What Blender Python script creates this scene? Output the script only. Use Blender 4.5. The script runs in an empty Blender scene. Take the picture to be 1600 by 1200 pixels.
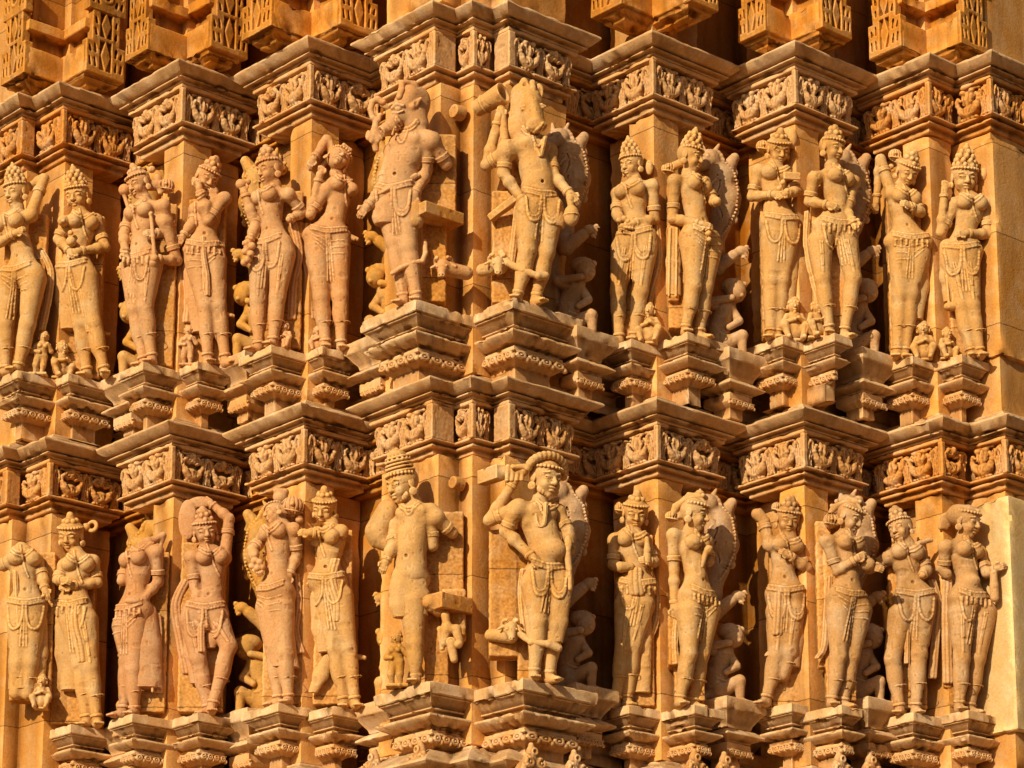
import bpy, math, random
import numpy as np
from math import sin, cos, tan, radians, pi
scene = bpy.context.scene
col = scene.collection
rng = np.random.default_rng(7)
random.seed(7)

# ------------------------------------------------------------------ camera
FPX, PPY, TILT, D0, CAMZ = 4600.0, 1050.0, radians(13.8), 11.5, 1.6
cam_d = bpy.data.cameras.new('camera'); cam = bpy.data.objects.new('camera', cam_d); col.objects.link(cam)
cam.location = (0, -D0, CAMZ); cam.rotation_euler = (pi/2 + TILT, 0, 0)
cam_d.sensor_width = 36; cam_d.lens = FPX/1600*36; cam_d.shift_y = (PPY-600)/1600
cam_d.clip_start = 0.1; cam_d.clip_end = 2000
scene.camera = cam

def P(px, py, y):
    """survey helper: the world point that stands at depth y behind the centre corner"""
    xc, yc = (px-800)/FPX, (PPY-py)/FPX
    dy = cos(TILT)-yc*sin(TILT); dz = sin(TILT)+yc*cos(TILT)
    k = (D0+y)/dy
    return np.array((xc*k, y, CAMZ+dz*k))
def ZL(py, y=0.0): return P(800, py, y)[2]
def MPP(y, py=600):                      # metres per photo pixel, across
    yc = (PPY-py)/FPX
    return (D0+y)/(cos(TILT)-yc*sin(TILT))/FPX

BETA = radians(41.5)
PV = np.array((cos(BETA), sin(BETA))); QV = np.array((-sin(BETA), cos(BETA)))
def pq(o, p, q): return o[0]+p*PV[0]+q*QV[0], o[1]+p*PV[1]+q*QV[1]

# ------------------------------------------------------------------ tagging
def tag(o, label=None, cat=None, group=None, kind=None):
    if label: o['label'] = label
    if cat: o['category'] = cat
    if group: o['group'] = group
    if kind: o['kind'] = kind
    return o
def empty(name, loc, label, cat, group=None):
    o = bpy.data.objects.new(name, None); col.objects.link(o); o.location = loc
    o.empty_display_size = 0.1
    return tag(o, label, cat, group)
def make_mesh(name, V, Fq, mat, parent=None, smooth=True, sharp=None, org=(0,0,0)):
    V = np.asarray(V, dtype=np.float32) - np.asarray(org, dtype=np.float32)
    Fq = np.asarray(Fq, dtype=np.int32)
    me = bpy.data.meshes.new(name)
    me.vertices.add(len(V)); me.vertices.foreach_set('co', V.ravel())
    n = Fq.shape[1]
    me.loops.add(Fq.size); me.loops.foreach_set('vertex_index', Fq.ravel())
    me.polygons.add(len(Fq))
    me.polygons.foreach_set('loop_start', np.arange(0, Fq.size, n, dtype=np.int32))
    me.update(calc_edges=True); me.validate()
    if smooth:
        me.polygons.foreach_set('use_smooth', np.ones(len(me.polygons), dtype=bool))
        if sharp: me.set_sharp_from_angle(angle=radians(sharp))
    if mat: me.materials.append(mat)
    o = bpy.data.objects.new(name, me); col.objects.link(o)
    if parent: o.parent = parent
    return o

# ------------------------------------------------------------------ noise
def vnoise(p, f, seed=0):
    q = np.asarray(p, dtype=np.float64)*f + seed*17.31
    i = np.floor(q).astype(np.int64); t = q-i; t = t*t*(3-2*t)
    def hsh(a, b, c):
        h = (a*73856093) ^ (b*19349663) ^ (c*83492791) ^ (seed*2654435761)
        h = (h ^ (h >> 13))*1274126177 & 0x7fffffff
        h = (h ^ (h >> 15))*668265263 & 0x7fffffff
        return (h & 0xffff)/32767.5-1
    r = 0
    for dx in (0, 1):
        wx = t[:,0] if dx else 1-t[:,0]
        for dy in (0, 1):
            wy = t[:,1] if dy else 1-t[:,1]
            for dz in (0, 1):
                wz = t[:,2] if dz else 1-t[:,2]
                r = r+wx*wy*wz*hsh(i[:,0]+dx, i[:,1]+dy, i[:,2]+dz)
    return r
def vnormals(V, Fq):
    a, b, c = V[Fq[:,0]], V[Fq[:,1]], V[Fq[:,2]]
    n = np.cross(b-a, c-a); N = np.zeros_like(V)
    for k in range(Fq.shape[1]): np.add.at(N, Fq[:,k], n)
    return N/(np.linalg.norm(N, axis=1, keepdims=True)+1e-12)

# ------------------------------------------------------------------ materials
VALUE = 1.3
def stone(name, c1, c2, c3, white=0.0, dark=0.35, bump=1.0, scale=1.0, rough=0.9, seams=False):
    m = bpy.data.materials.new(name); m.use_nodes = True
    nt = m.node_tree; nd = nt.nodes; lk = nt.links
    b = nd['Principled BSDF']; b.inputs['Roughness'].default_value = rough
    b.inputs['Specular IOR Level'].default_value = 0.15
    geo = nd.new('ShaderNodeNewGeometry')
    def noise(s, det, rgh, off=0, dist=0):
        mp = nd.new('ShaderNodeMapping'); mp.inputs['Location'].default_value = (off, off*1.7, off*.6)
        lk.new(geo.outputs['Position'], mp.inputs['Vector'])
        n = nd.new('ShaderNodeTexNoise'); n.inputs['Scale'].default_value = s*scale; n.inputs['Detail'].default_value = det
        n.inputs['Roughness'].default_value = rgh; n.inputs['Distortion'].default_value = dist
        lk.new(mp.outputs[0], n.inputs['Vector']); return n, mp
    def ramp(src, a, bb, ca=(0,0,0,1), cb=(1,1,1,1)):
        r = nd.new('ShaderNodeValToRGB'); r.color_ramp.elements[0].position = a; r.color_ramp.elements[1].position = bb
        r.color_ramp.elements[0].color = ca; r.color_ramp.elements[1].color = cb
        lk.new(src, r.inputs[0]); return r.outputs[0]
    def mix(fac, a, c, mode='MIX'):
        x = nd.new('ShaderNodeMix'); x.data_type = 'RGBA'; x.blend_type = mode
        for sock, v in ((x.inputs[0], fac), (x.inputs[6], a), (x.inputs[7], c)):
            if hasattr(v, 'is_output'): lk.new(v, sock)
            elif isinstance(v, (int, float)): sock.default_value = v
            else: sock.default_value = (*v, 1)
        return x.outputs[2]
    n1, _ = noise(2.6, 3, .6, 3, .5); n2, _ = noise(9, 4, .65, 11); n3, mp3 = noise(5, 3, .6, 23)
    n5, _ = noise(34, 4, .7, 41)
    mp3.inputs['Scale'].default_value = (2.2, 2.2, .35)          # streaks that run down the wall
    c = mix(ramp(n1.outputs[0], .36, .64), c1, c2)
    c = mix(ramp(n2.outputs[0], .47, .68), c, c3)
    drk = nd.new('ShaderNodeMath'); drk.operation = 'MULTIPLY'; drk.inputs[1].default_value = dark
    lk.new(ramp(n3.outputs[0], .50, .72), drk.inputs[0])
    c = mix(drk.outputs[0], c, tuple(v*.32 for v in c1))
    wf = nd.new('ShaderNodeMath'); wf.operation = 'MULTIPLY'; wf.inputs[1].default_value = white
    lk.new(ramp(n5.outputs[0], .56, .68), wf.inputs[0])
    c = mix(wf.outputs[0], c, (.60, .45, .30))
    if seams:                                            # joints between the courses, dark and a little wavering
        sep = nd.new('ShaderNodeSeparateXYZ'); lk.new(geo.outputs['Position'], sep.inputs[0])
        def mth(op, a, b_=None, c_=None):
            x = nd.new('ShaderNodeMath'); x.operation = op
            for i_, v_ in enumerate((a, b_, c_)):
                if v_ is None: continue
                if hasattr(v_, 'is_output'): lk.new(v_, x.inputs[i_])
                else: x.inputs[i_].default_value = v_
            return x.outputs[0]
        zz = mth('MULTIPLY_ADD', n5.outputs[0], .012, sep.outputs['Z'])
        fr = mth('ABSOLUTE', mth('SUBTRACT', mth('FRACT', mth('MULTIPLY', zz, 2.37)), .5))
        seam = mth('MULTIPLY', mth('LESS_THAN', fr, .0055), .75)
        c = mix(seam, c, (.10, .05, .02))
        blk = nd.new('ShaderNodeTexWhiteNoise'); blk.noise_dimensions = '3D'
        cv = nd.new('ShaderNodeCombineXYZ'); lk.new(mth('FLOOR', mth('ADD', mth('MULTIPLY', zz, 2.37), .5)), cv.inputs[2])
        lk.new(mth('FLOOR', mth('MULTIPLY', sep.outputs['X'], 2.6)), cv.inputs[0]); lk.new(cv.outputs[0], blk.inputs[0])
        c = mix(1.0, c, ramp(blk.outputs[0], 0, 1, (.80,.76,.72,1), (1.12,1.14,1.18,1)), 'MULTIPLY')
    n4, _ = noise(120, 2, .7, 5)
    c = mix(1.0, c, ramp(n4.outputs[0], .32, .68, (.88,.87,.85,1), (1.08,1.08,1.08,1)), 'MULTIPLY')
    pt = ramp(geo.outputs['Pointiness'], .455, .545, (.30,.22,.16,1), (1.16,1.14,1.12,1))   # crevice shading painted into the colour to deepen grooves, plus dust and rubbed arrises
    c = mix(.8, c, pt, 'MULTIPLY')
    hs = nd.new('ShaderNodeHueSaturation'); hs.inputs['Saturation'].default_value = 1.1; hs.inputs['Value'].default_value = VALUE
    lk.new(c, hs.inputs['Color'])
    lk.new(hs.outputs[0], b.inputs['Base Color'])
    nb, _ = noise(70, 5, .75, 8)
    bp = nd.new('ShaderNodeBump'); bp.inputs['Strength'].default_value = .5*bump; bp.inputs['Distance'].default_value = .005
    lk.new(nb.outputs[0], bp.inputs['Height']); lk.new(bp.outputs[0], b.inputs['Normal'])
    return m
M = {}
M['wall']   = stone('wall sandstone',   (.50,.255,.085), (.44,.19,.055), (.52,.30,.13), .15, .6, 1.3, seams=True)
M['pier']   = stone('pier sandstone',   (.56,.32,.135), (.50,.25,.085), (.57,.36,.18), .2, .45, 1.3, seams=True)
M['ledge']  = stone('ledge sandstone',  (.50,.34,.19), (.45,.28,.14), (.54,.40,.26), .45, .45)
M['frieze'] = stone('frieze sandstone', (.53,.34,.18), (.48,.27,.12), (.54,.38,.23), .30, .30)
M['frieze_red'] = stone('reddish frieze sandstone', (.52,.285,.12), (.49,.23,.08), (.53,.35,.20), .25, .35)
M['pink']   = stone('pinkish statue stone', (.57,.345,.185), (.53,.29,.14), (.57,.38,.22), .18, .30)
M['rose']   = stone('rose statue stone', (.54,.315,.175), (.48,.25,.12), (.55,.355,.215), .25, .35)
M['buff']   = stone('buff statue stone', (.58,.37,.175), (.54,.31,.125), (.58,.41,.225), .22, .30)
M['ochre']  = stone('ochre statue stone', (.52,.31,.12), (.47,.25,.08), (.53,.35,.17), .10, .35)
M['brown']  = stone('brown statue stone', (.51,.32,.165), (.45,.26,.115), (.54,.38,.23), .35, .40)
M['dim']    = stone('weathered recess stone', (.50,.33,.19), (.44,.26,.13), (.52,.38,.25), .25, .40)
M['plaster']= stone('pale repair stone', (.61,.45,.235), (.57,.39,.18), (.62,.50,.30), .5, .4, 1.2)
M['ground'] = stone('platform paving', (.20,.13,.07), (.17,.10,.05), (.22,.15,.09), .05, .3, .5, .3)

# ------------------------------------------------------------------ SDF carving
class Field:
    """a block of stone being carved: distances on a grid, then a mesh"""
    def __init__(s): s.pr = []
    def add(s, fn, lo, hi, k, sub=False): s.pr.append((fn, np.minimum(lo, hi), np.maximum(lo, hi), k, sub))
    def cap(s, a, b, ra, rb=None, k=.006, sub=False):
        a = np.asarray(a, float); b = np.asarray(b, float); rb = ra if rb is None else rb
        ba = b-a; L = ba@ba+1e-12; r = max(ra, rb)
        def fn(X, Y, Z):
            x, y, z = X-a[0], Y-a[1], Z-a[2]
            t = np.clip((x*ba[0]+y*ba[1]+z*ba[2])/L, 0, 1)
            return np.sqrt((x-t*ba[0])**2+(y-t*ba[1])**2+(z-t*ba[2])**2)-(ra+(rb-ra)*t)
        s.add(fn, np.minimum(a, b)-r, np.maximum(a, b)+r, k, sub)
    def cloth(s, a, b, ra, rb, k=.006, fl=.5, zmin=None):
        """a flattened, hanging panel: thin in depth, cut clean at its hem"""
        a = np.asarray(a, float); b = np.asarray(b, float); ba = (b-a)*np.array((1, 1/fl, 1)); L = ba@ba+1e-12; r = max(ra, rb)
        def fn(X, Y, Z):
            x, y, z = X-a[0], (Y-a[1])/fl, Z-a[2]
            t = np.clip((x*ba[0]+y*ba[1]+z*ba[2])/L, 0, 1)
            d = (np.sqrt((x-t*ba[0])**2+(y-t*ba[1])**2+(z-t*ba[2])**2)-(ra+(rb-ra)*t))*(.5+.5*fl)
            return d if zmin is None else np.maximum(d, zmin-Z)
        e = np.array((r, r*fl, r)); s.add(fn, np.minimum(a, b)-e, np.maximum(a, b)+e, k)
    def chain(s, pts, r, k=.004, r2=None, sub=False):
        n = len(pts)-1
        for i in range(n):
            r0 = r if r2 is None else r+(r2-r)*i/n; r1 = r if r2 is None else r+(r2-r)*(i+1)/n
            s.cap(pts[i], pts[i+1], r0, r1, k, sub)
    def cone(s, a, b, ra, rb, k=.003, sub=False):
        """a drum with flat ends"""
        a = np.asarray(a, float); b = np.asarray(b, float); ba = b-a; L = np.linalg.norm(ba); ax = ba/L; r = max(ra, rb)
        def fn(X, Y, Z):
            x, y, z = X-a[0], Y-a[1], Z-a[2]
            t = x*ax[0]+y*ax[1]+z*ax[2]
            rad = np.sqrt(np.maximum(x*x+y*y+z*z-t*t, 0))
            return np.maximum(rad-(ra+(rb-ra)*np.clip(t/L, 0, 1)), np.maximum(-t, t-L))
        s.add(fn, np.minimum(a, b)-r, np.maximum(a, b)+r, k, sub)
    def ell(s, c, rad, R=None, k=.006, sub=False):
        c = np.asarray(c, float); rad = np.asarray(rad, float)*np.ones(3); R = np.eye(3) if R is None else R
        ext = np.sqrt(((R*rad)**2).sum(1))
        def fn(X, Y, Z):
            x, y, z = X-c[0], Y-c[1], Z-c[2]
            q = [(x*R[0,i]+y*R[1,i]+z*R[2,i])/rad[i] for i in range(3)]
            k0 = np.sqrt(q[0]**2+q[1]**2+q[2]**2)
            k1 = np.sqrt((q[0]/rad[0])**2+(q[1]/rad[1])**2+(q[2]/rad[2])**2)+1e-9
            return k0*(k0-1)/k1
        s.add(fn, c-ext, c+ext, k, sub)
    def box(s, c, half, R=None, rnd=.004, k=.003, sub=False):
        c = np.asarray(c, float); half = np.asarray(half, float); R = np.eye(3) if R is None else R
        ext = (np.abs(R)*half).sum(1)
        def fn(X, Y, Z):
            x, y, z = X-c[0], Y-c[1], Z-c[2]
            q = [np.abs(x*R[0,i]+y*R[1,i]+z*R[2,i])-half[i]+rnd for i in range(3)]
            o = np.sqrt(np.maximum(q[0],0)**2+np.maximum(q[1],0)**2+np.maximum(q[2],0)**2)
            return o+np.minimum(np.maximum(np.maximum(q[0],q[1]),q[2]),0)-rnd
        s.add(fn, c-ext, c+ext, k, sub)
    def torus(s, c, Rr, r, axis=(0,0,1), k=.002, sub=False):
        c = np.asarray(c, float); ax = np.asarray(axis, float); ax = ax/np.linalg.norm(ax)
        e = Rr+r
        def fn(X, Y, Z):
            x, y, z = X-c[0], Y-c[1], Z-c[2]
            h = x*ax[0]+y*ax[1]+z*ax[2]
            rr = np.sqrt(np.maximum(x*x+y*y+z*z-h*h, 0))
            return np.sqrt((rr-Rr)**2+h*h)-r
        s.add(fn, c-e, c+e, k, sub)
    def bake(s, h):
        pos = [p for p in s.pr if not p[4]]
        lo = np.min([p[1] for p in pos], 0)-3*h; hi = np.max([p[2] for p in pos], 0)+3*h
        n = np.ceil((hi-lo)/h).astype(int)+1
        ax = [(lo[i]+h*np.arange(n[i])).astype(np.float32) for i in range(3)]
        F = np.full(n, .05, dtype=np.float32)
        for fn, a, b, k, sub in s.pr:
            m = k+2.5*h
            i0 = np.maximum(np.floor((a-m-lo)/h).astype(int), 0); i1 = np.minimum(np.ceil((b+m-lo)/h).astype(int)+1, n)
            if (i1 <= i0).any(): continue
            sl = tuple(slice(i0[j], i1[j]) for j in range(3))
            X = ax[0][sl[0]][:,None,None]; Y = ax[1][sl[1]][None,:,None]; Z = ax[2][sl[2]][None,None,:]
            d = fn(X, Y, Z).astype(np.float32); f = F[sl]
            if sub:
                d = -d; hh = np.maximum(k-np.abs(f-d), 0)/max(k,1e-6); F[sl] = np.maximum(f, d)+hh*hh*k*.25
            else:
                hh = np.maximum(k-np.abs(f-d), 0)/max(k,1e-6); F[sl] = np.minimum(f, d)-hh*hh*k*.25
        s.F, s.lo, s.h = F, lo, h
        return s
    def apply(s, other):
        """carve another field's shapes on to this baked block"""
        F, lo, h = s.F, s.lo, s.h; n = np.array(F.shape)
        ax = [(lo[i]+h*np.arange(n[i])).astype(np.float32) for i in range(3)]
        for fn, a, b, k, sub in other.pr:
            m = k+2.5*h
            i0 = np.maximum(np.floor((a-m-lo)/h).astype(int), 0); i1 = np.minimum(np.ceil((b+m-lo)/h).astype(int)+1, n)
            if (i1 <= i0).any(): continue
            sl = tuple(slice(i0[j], i1[j]) for j in range(3))
            d = fn(ax[0][sl[0]][:,None,None], ax[1][sl[1]][None,:,None], ax[2][sl[2]][None,None,:]).astype(np.float32); f = F[sl]
            if sub: F[sl] = np.maximum(f, -d)
            else:
                hh = np.maximum(k-np.abs(f-d), 0)/max(k,1e-6); F[sl] = np.minimum(f, d)-hh*hh*k*.25
    def front(s, x, z):
        """depth of the front surface at (x, z) – used to lay jewellery on the body"""
        i = int(round((x-s.lo[0])/s.h)); k = int(round((z-s.lo[2])/s.h))
        if i < 0 or k < 0 or i >= s.F.shape[0] or k >= s.F.shape[2]: return None
        w = np.where(s.F[i,:,k] < 0)[0]
        return None if len(w) == 0 else s.lo[1]+s.h*w[0]
    def mesh(s, rough=.0012, seed=1, dent=.007):
        F, lo, h = s.F, s.lo, s.h
        S = F < 0
        c8 = [S[a:S.shape[0]-1+a, b:S.shape[1]-1+b, c:S.shape[2]-1+c] for a in (0,1) for b in (0,1) for c in (0,1)]
        anyv = np.logical_or.reduce(c8); allv = np.logical_and.reduce(c8)
        msk = anyv & ~allv
        idx = np.argwhere(msk)
        ids = np.full(msk.shape, -1, dtype=np.int32); ids[msk] = np.arange(len(idx))
        off = np.array([(a,b,c) for a in (0,1) for b in (0,1) for c in (0,1)])
        vals = np.stack([F[idx[:,0]+o[0], idx[:,1]+o[1], idx[:,2]+o[2]] for o in off], 1)
        acc = np.zeros((len(idx), 3)); cnt = np.zeros(len(idx))
        for i in range(8):
            for j in range(i+1, 8):
                if np.abs(off[i]-off[j]).sum() != 1: continue
                va, vb = vals[:,i], vals[:,j]; m = (va < 0) != (vb < 0)
                t = np.where(m, va/np.where(m, va-vb, 1), 0)
                acc += np.where(m[:,None], off[i]+t[:,None]*(off[j]-off[i]), 0); cnt += m
        V = lo+h*(idx+acc/cnt[:,None])
        quads = []
        for d in range(3):
            sl0 = [slice(None)]*3; sl1 = [slice(None)]*3
            sl0[d] = slice(0, -1); sl1[d] = slice(1, None)
            ch = S[tuple(sl0)] != S[tuple(sl1)]
            e = np.argwhere(ch); u, v = (d+1)%3, (d+2)%3
            ok = (e[:,u] > 0) & (e[:,v] > 0) & (e[:,u] < S.shape[u]-1) & (e[:,v] < S.shape[v]-1); e = e[ok]
            def cid(du, dv):
                q = e.copy(); q[:,u] -= du; q[:,v] -= dv; return ids[q[:,0], q[:,1], q[:,2]]
            q = np.stack([cid(1,1), cid(0,1), cid(0,0), cid(1,0)], 1)
            flip = ~S[e[:,0], e[:,1], e[:,2]]
            q[flip] = q[flip][:, ::-1]
            quads.append(q)
        Q = np.concatenate(quads)
        if rough and len(V):
            N = vnormals(V, Q)
            n = vnoise(V, 55, seed)*.6+vnoise(V, 130, seed+3)*.4+np.minimum(vnoise(V, 22, seed+5)+.25, 0)*1.2
            V = V+N*(n*rough-np.maximum(vnoise(V, 27, seed+7)-.40, 0)*dent-np.maximum(vnoise(V, 64, seed+8)-.5, 0)*dent*.6)[:,None]
        return V, Q
    def build(s, name, mat, parent, h=.004, rough=.0012, seed=1, org=(0,0,0)):
        if not s.pr: return None
        if not hasattr(s, 'F'): s.bake(h)
        V, Q = s.mesh(rough, seed)
        if not len(Q): return None
        return make_mesh(name, V, Q, mat, parent, org=org)

# ------------------------------------------------------------------ swept mouldings
def sweep(o, path, prof, step=.02, chip=.006, bev=.0035, seed=0, rough=.0012):
    """mouldings: an axis-aligned plan path (p,q) carrying a profile of (outward offset, z)"""
    path = [np.array(v, float) for v in path]; n = len(path)
    nrm = []
    for i in range(n-1):
        d = path[i+1]-path[i]; d = d/np.linalg.norm(d); nrm.append(np.array((d[1], -d[0])))
    # outward is the camera side: left-to-right travel gives (-p) on A faces and (-q) on B faces
    nrm = [np.array((v[0], v[1])) for v in nrm]
    mit = []
    for i in range(n):
        if i == 0: mit.append(nrm[0])
        elif i == n-1: mit.append(nrm[-1])
        else: mit.append(nrm[i-1]+nrm[i])
    pts, mits, cor = [], [], []
    for i in range(n-1):
        L = np.linalg.norm(path[i+1]-path[i]); k = max(2, int(L/step))
        ts = list(np.linspace(0, 1, k+1))[:-1]
        for t in ts:
            pts.append(path[i]*(1-t)+path[i+1]*t); mits.append(mit[i]*(1-t)+mit[i+1]*t); cor.append(1.0 if t == 0 else 0.0)
    pts.append(path[-1]); mits.append(mit[-1]); cor.append(1.)
    pts = np.array(pts); mits = np.array(mits); cor = np.array(cor)
    pr, pc = [], []
    for i, v in enumerate(prof):
        v = np.array(v, float)
        if 0 < i < len(prof)-1:
            a = np.array(prof[i-1])-v; b = np.array(prof[i+1])-v
            la, lb = np.linalg.norm(a), np.linalg.norm(b)
            e = min(bev, la*.3, lb*.3)
            pr += [v+a/la*e, v+b/lb*e]; pc += [1., 1.]
        else: pr.append(v); pc.append(.3)
    pr2, pc2 = [], []
    for i in range(len(pr)-1):
        L = np.linalg.norm(pr[i+1]-pr[i]); k = max(1, int(L/(step*1.3)))
        for t in np.linspace(0, 1, k+1)[:-1]:
            pr2.append(pr[i]*(1-t)+pr[i+1]*t); pc2.append(pc[i] if t == 0 else 0.)
    pr2.append(pr[-1]); pc2.append(pc[-1])
    pr2 = np.array(pr2); pc2 = np.array(pc2)
    a, b = len(pts), len(pr2)
    off = np.repeat(pr2[None,:,0], a, 0); zz = np.repeat(pr2[None,:,1], a, 0)
    W = pts[:,None,:]+mits[:,None,:]*off[:,:,None]
    X = o[0]+W[...,0]*PV[0]+W[...,1]*QV[0]; Y = o[1]+W[...,0]*PV[1]+W[...,1]*QV[1]
    V = np.stack([X, Y, zz], -1).reshape(-1, 3)
    i, j = np.meshgrid(np.arange(a-1), np.arange(b-1), indexing='ij')
    f = lambda i, j: (i*b+j).ravel()
    Q = np.stack([f(i,j), f(i,j+1), f(i+1,j+1), f(i+1,j)], 1)
    N = vnormals(V, Q)
    edge = np.maximum(np.repeat(cor[:,None], b, 1)*.8, np.repeat(pc2[None,:], a, 0)).ravel()
    nn = vnoise(V, 45, seed)*.5+vnoise(V, 110, seed+2)*.5+vnoise(V, 9, seed+9)*1.2
    ch = np.maximum(vnoise(V, 19, seed+4)*.6+vnoise(V, 48, seed+6)*.6-.12, 0)
    V = V+N*(nn*rough-edge*ch*chip*2.2)[:,None]
    return V, Q
def join(parts):
    Vs, Qs, k = [], [], 0
    for V, Q in parts: Vs.append(V); Qs.append(Q+k); k += len(V)
    return np.concatenate(Vs), np.concatenate(Qs)
def slab(name, o, path, prof, mat, parent=None, org=(0,0,0), **kw):
    V, Q = sweep(o, path, prof, **kw)
    return make_mesh(name, V, Q, mat, parent, True, 32, org)
# ------------------------------------------------------------------ light, sky, ground
SUN_AZ, SUN_EL = radians(32), radians(27)        # the sun stands behind the viewer, to the left
w = bpy.data.worlds.new('World'); scene.world = w; w.use_nodes = True
sky = w.node_tree.nodes.new('ShaderNodeTexSky'); sky.sky_type = 'NISHITA'; sky.sun_disc = False
sky.sun_elevation = SUN_EL; sky.sun_rotation = pi+SUN_AZ; sky.dust_density = 3.0
bg = w.node_tree.nodes['Background']; bg.inputs[1].default_value = 0.05
w.node_tree.links.new(sky.outputs[0], bg.inputs[0])
sl = bpy.data.lights.new('sun', 'SUN'); sl.energy = 5.0; sl.angle = radians(.55); sl.color = (1.0, .855, .63)
so = bpy.data.objects.new('sun', sl); col.objects.link(so)
# light travels (+x, +y, -z): rotate the lamp's -Z onto it
import mathutils
dv = mathutils.Vector((sin(SUN_AZ)*cos(SUN_EL), cos(SUN_AZ)*cos(SUN_EL), -sin(SUN_EL)))
so.rotation_euler = dv.to_track_quat('-Z', 'Y').to_euler()
so.location = (-6, -8, 9)
scene.view_settings.view_transform = 'Standard'; scene.view_settings.look = 'None'
scene.view_settings.exposure = 0; scene.view_settings.gamma = 1
scene.cycles.max_bounces = 4; scene.cycles.diffuse_bounces = 3; scene.cycles.glossy_bounces = 1
g = make_mesh('ground', [(-400,-400,0),(400,-400,0),(400,400,0),(-400,400,0)], [(0,1,2,3)], M['ground'], None, False)
tag(g, 'paved sandstone platform in front of the temple', None, None, 'structure')

# ------------------------------------------------------------------ the stepped plan
PIERS = {}        # name: (world x, y of the frieze corner, global p, q)
for nm, px, y in (('L4',82,.79),('L3',271,.56),('L2',476,.33),('C',738,0),('R2',1026,.28),('R3',1254,.38),('R4',1468,.50)):
    x = P(px, 600, y)[0]; x0 = P(738, 600, 0)[0]
    PIERS[nm] = (x, y, (x-x0)*PV[0]+y*PV[1], (x-x0)*QV[0]+y*QV[1])
OC = (P(738,600,0)[0], 0.)
WHERE = {'L4':'far left', 'L3':'second from the left', 'L2':'just left of the central pier', 'C':'centre',
         'R2':'just right of the central pier', 'R3':'second from the right', 'R4':'far right'}
FRIEZE = {'L4': [(-.075,1.7),(-.075,.225),(0,.225),(0,0),(.41,0),(.41,.34)],
          'C': [(.10,.52),(-.124,.52),(-.124,.11),(0,.11),(0,0),(.113,0),(.113,-.10),(.51,-.10),(.51,.16)],
          'R4': [(.34,.42),(0,.42),(0,0),(.18,0),(.18,-.20),(1.9,-.20)]}
SHAFT = {'L4': [(-.015,1.7),(-.015,.26),(.06,.26),(.06,.06),(.21,.06),(.21,.14),(.42,.14),(.42,.3)],
         'C': [(.14,.5),(-.07,.5),(-.07,.13),(.04,.13),(.04,.045),(.14,.045),(.14,-.045),(.49,-.045),(.49,.16)],
         'R4': [(.3,.42),(.14,.42),(.14,.21),(.06,.21),(.06,.06),(.21,.06),(.21,.10),(.24,.10),(.24,-.14),(1.9,-.14)]}
for k in ('L3','L2','R2','R3'):
    FRIEZE[k] = [(.34,.42),(0,.42),(0,0),(.41,0),(.41,.34)]
    SHAFT[k] = [(.3,.42),(.14,.42),(.14,.21),(.06,.21),(.06,.06),(.21,.06),(.21,.14),(.42,.14),(.42,.3)]
SH = 583.0
def cornice_prof(dz, o=0.):
    z = lambda py: ZL(py+dz)
    return [(-.14+o, z(571)), (-.040+o, z(576)), (-.036+o, z(582)), (-.016+o, z(583)), (-.012+o, z(589)), (.006+o, z(590)), (.064+o, z(597.5)), (.074+o, z(600)), (.074+o, z(603)),
            (.040+o, z(613.5)), (.018+o, z(614)), (.018+o, z(615.5)), (.030+o, z(616)), (.030+o, z(618.2)), (.004+o, z(619)), (.004+o, z(622.5)), (-.12+o, z(623))]
def frieze_prof(dz, o=0.):
    z = lambda py: ZL(py+dz)
    return [(-.1+o, z(622.6)), (o, z(622.8)), (o, z(629)), (-.042+o, z(630.5)), (-.042+o, z(680)), (-.003+o, z(681)), (-.001+o, z(685)), (-.030+o, z(686)), (-.030+o, z(688.5)), (-.020+o, z(689)), (-.020+o, z(693)),
            (-.046+o, z(694)), (-.046+o, z(702)), (-.10+o, z(704)), (-.22+o, z(705))]
# motifs of the frieze, carved once
def arc(cx, cz, r, a0, a1, n, y): return [(cx+r*cos(radians(a0+(a1-a0)*i/n)), y, cz+r*sin(radians(a0+(a1-a0)*i/n))) for i in range(n+1)]
MOTIF = []
def motif_bowl(sd):
    r = random.Random(sd); f = Field(); v = sd % 3
    f.ell((0,-.012,.040), (.036,.024,.034), k=.006)                            # the full pot
    f.chain(arc(0,.070,.040,192,348,9,-.020), .015, .006, .012)
    for s in (-1, 1):
        f.chain([(s*.038,-.018,.058),(s*.049,-.022,.078),(s*.050,-.024,.096),(s*.042,-.026,.106),(s*.034,-.024,.098)], .0105, .003, .006)
        if v == 0:                                                            # leaf lobes leaning out of the pot
            f.ell((s*.017,-.018,.098), (.010,.014,.030), rot_y(s*14), .003); f.ell((s*.020,-.024,.126), (.012,.012,.012), k=.004)
        elif v == 1:
            f.chain([(s*.008,-.018,.062),(s*.020,-.024,.088),(s*.012,-.026,.112),(s*.022,-.022,.132)], .0085, .003, .007)
        else:
            f.chain(arc(s*.018,.108,.014,-90,-90+s*300,9,-.022), .008, .003); f.ell((s*.018,-.024,.108), (.006,.006,.006), k=.002)
    f.ell((0,-.022,.094 if v != 2 else .122), (.011,.016,.036 if v != 2 else .020), k=.003)
    f.cap((-.016,-.034,.050), (-.010,-.038,.026), .0035, k=.002, sub=True); f.cap((.016,-.034,.050), (.010,-.038,.026), .0035, k=.002, sub=True); f.cap((0,-.036,.050), (0,-.040,.024), .0035, k=.002, sub=True)
    for i in range(5): f.ell((-.032+.016*i,-.016,.010), (.009,.010,.008), k=.003)
    f.chain([(-.045,-.012,.139),(.045,-.012,.139)], .007, .004)
    f.box((0,.006,.07), (.054,.006,.075), k=.004)
    return f
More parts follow.
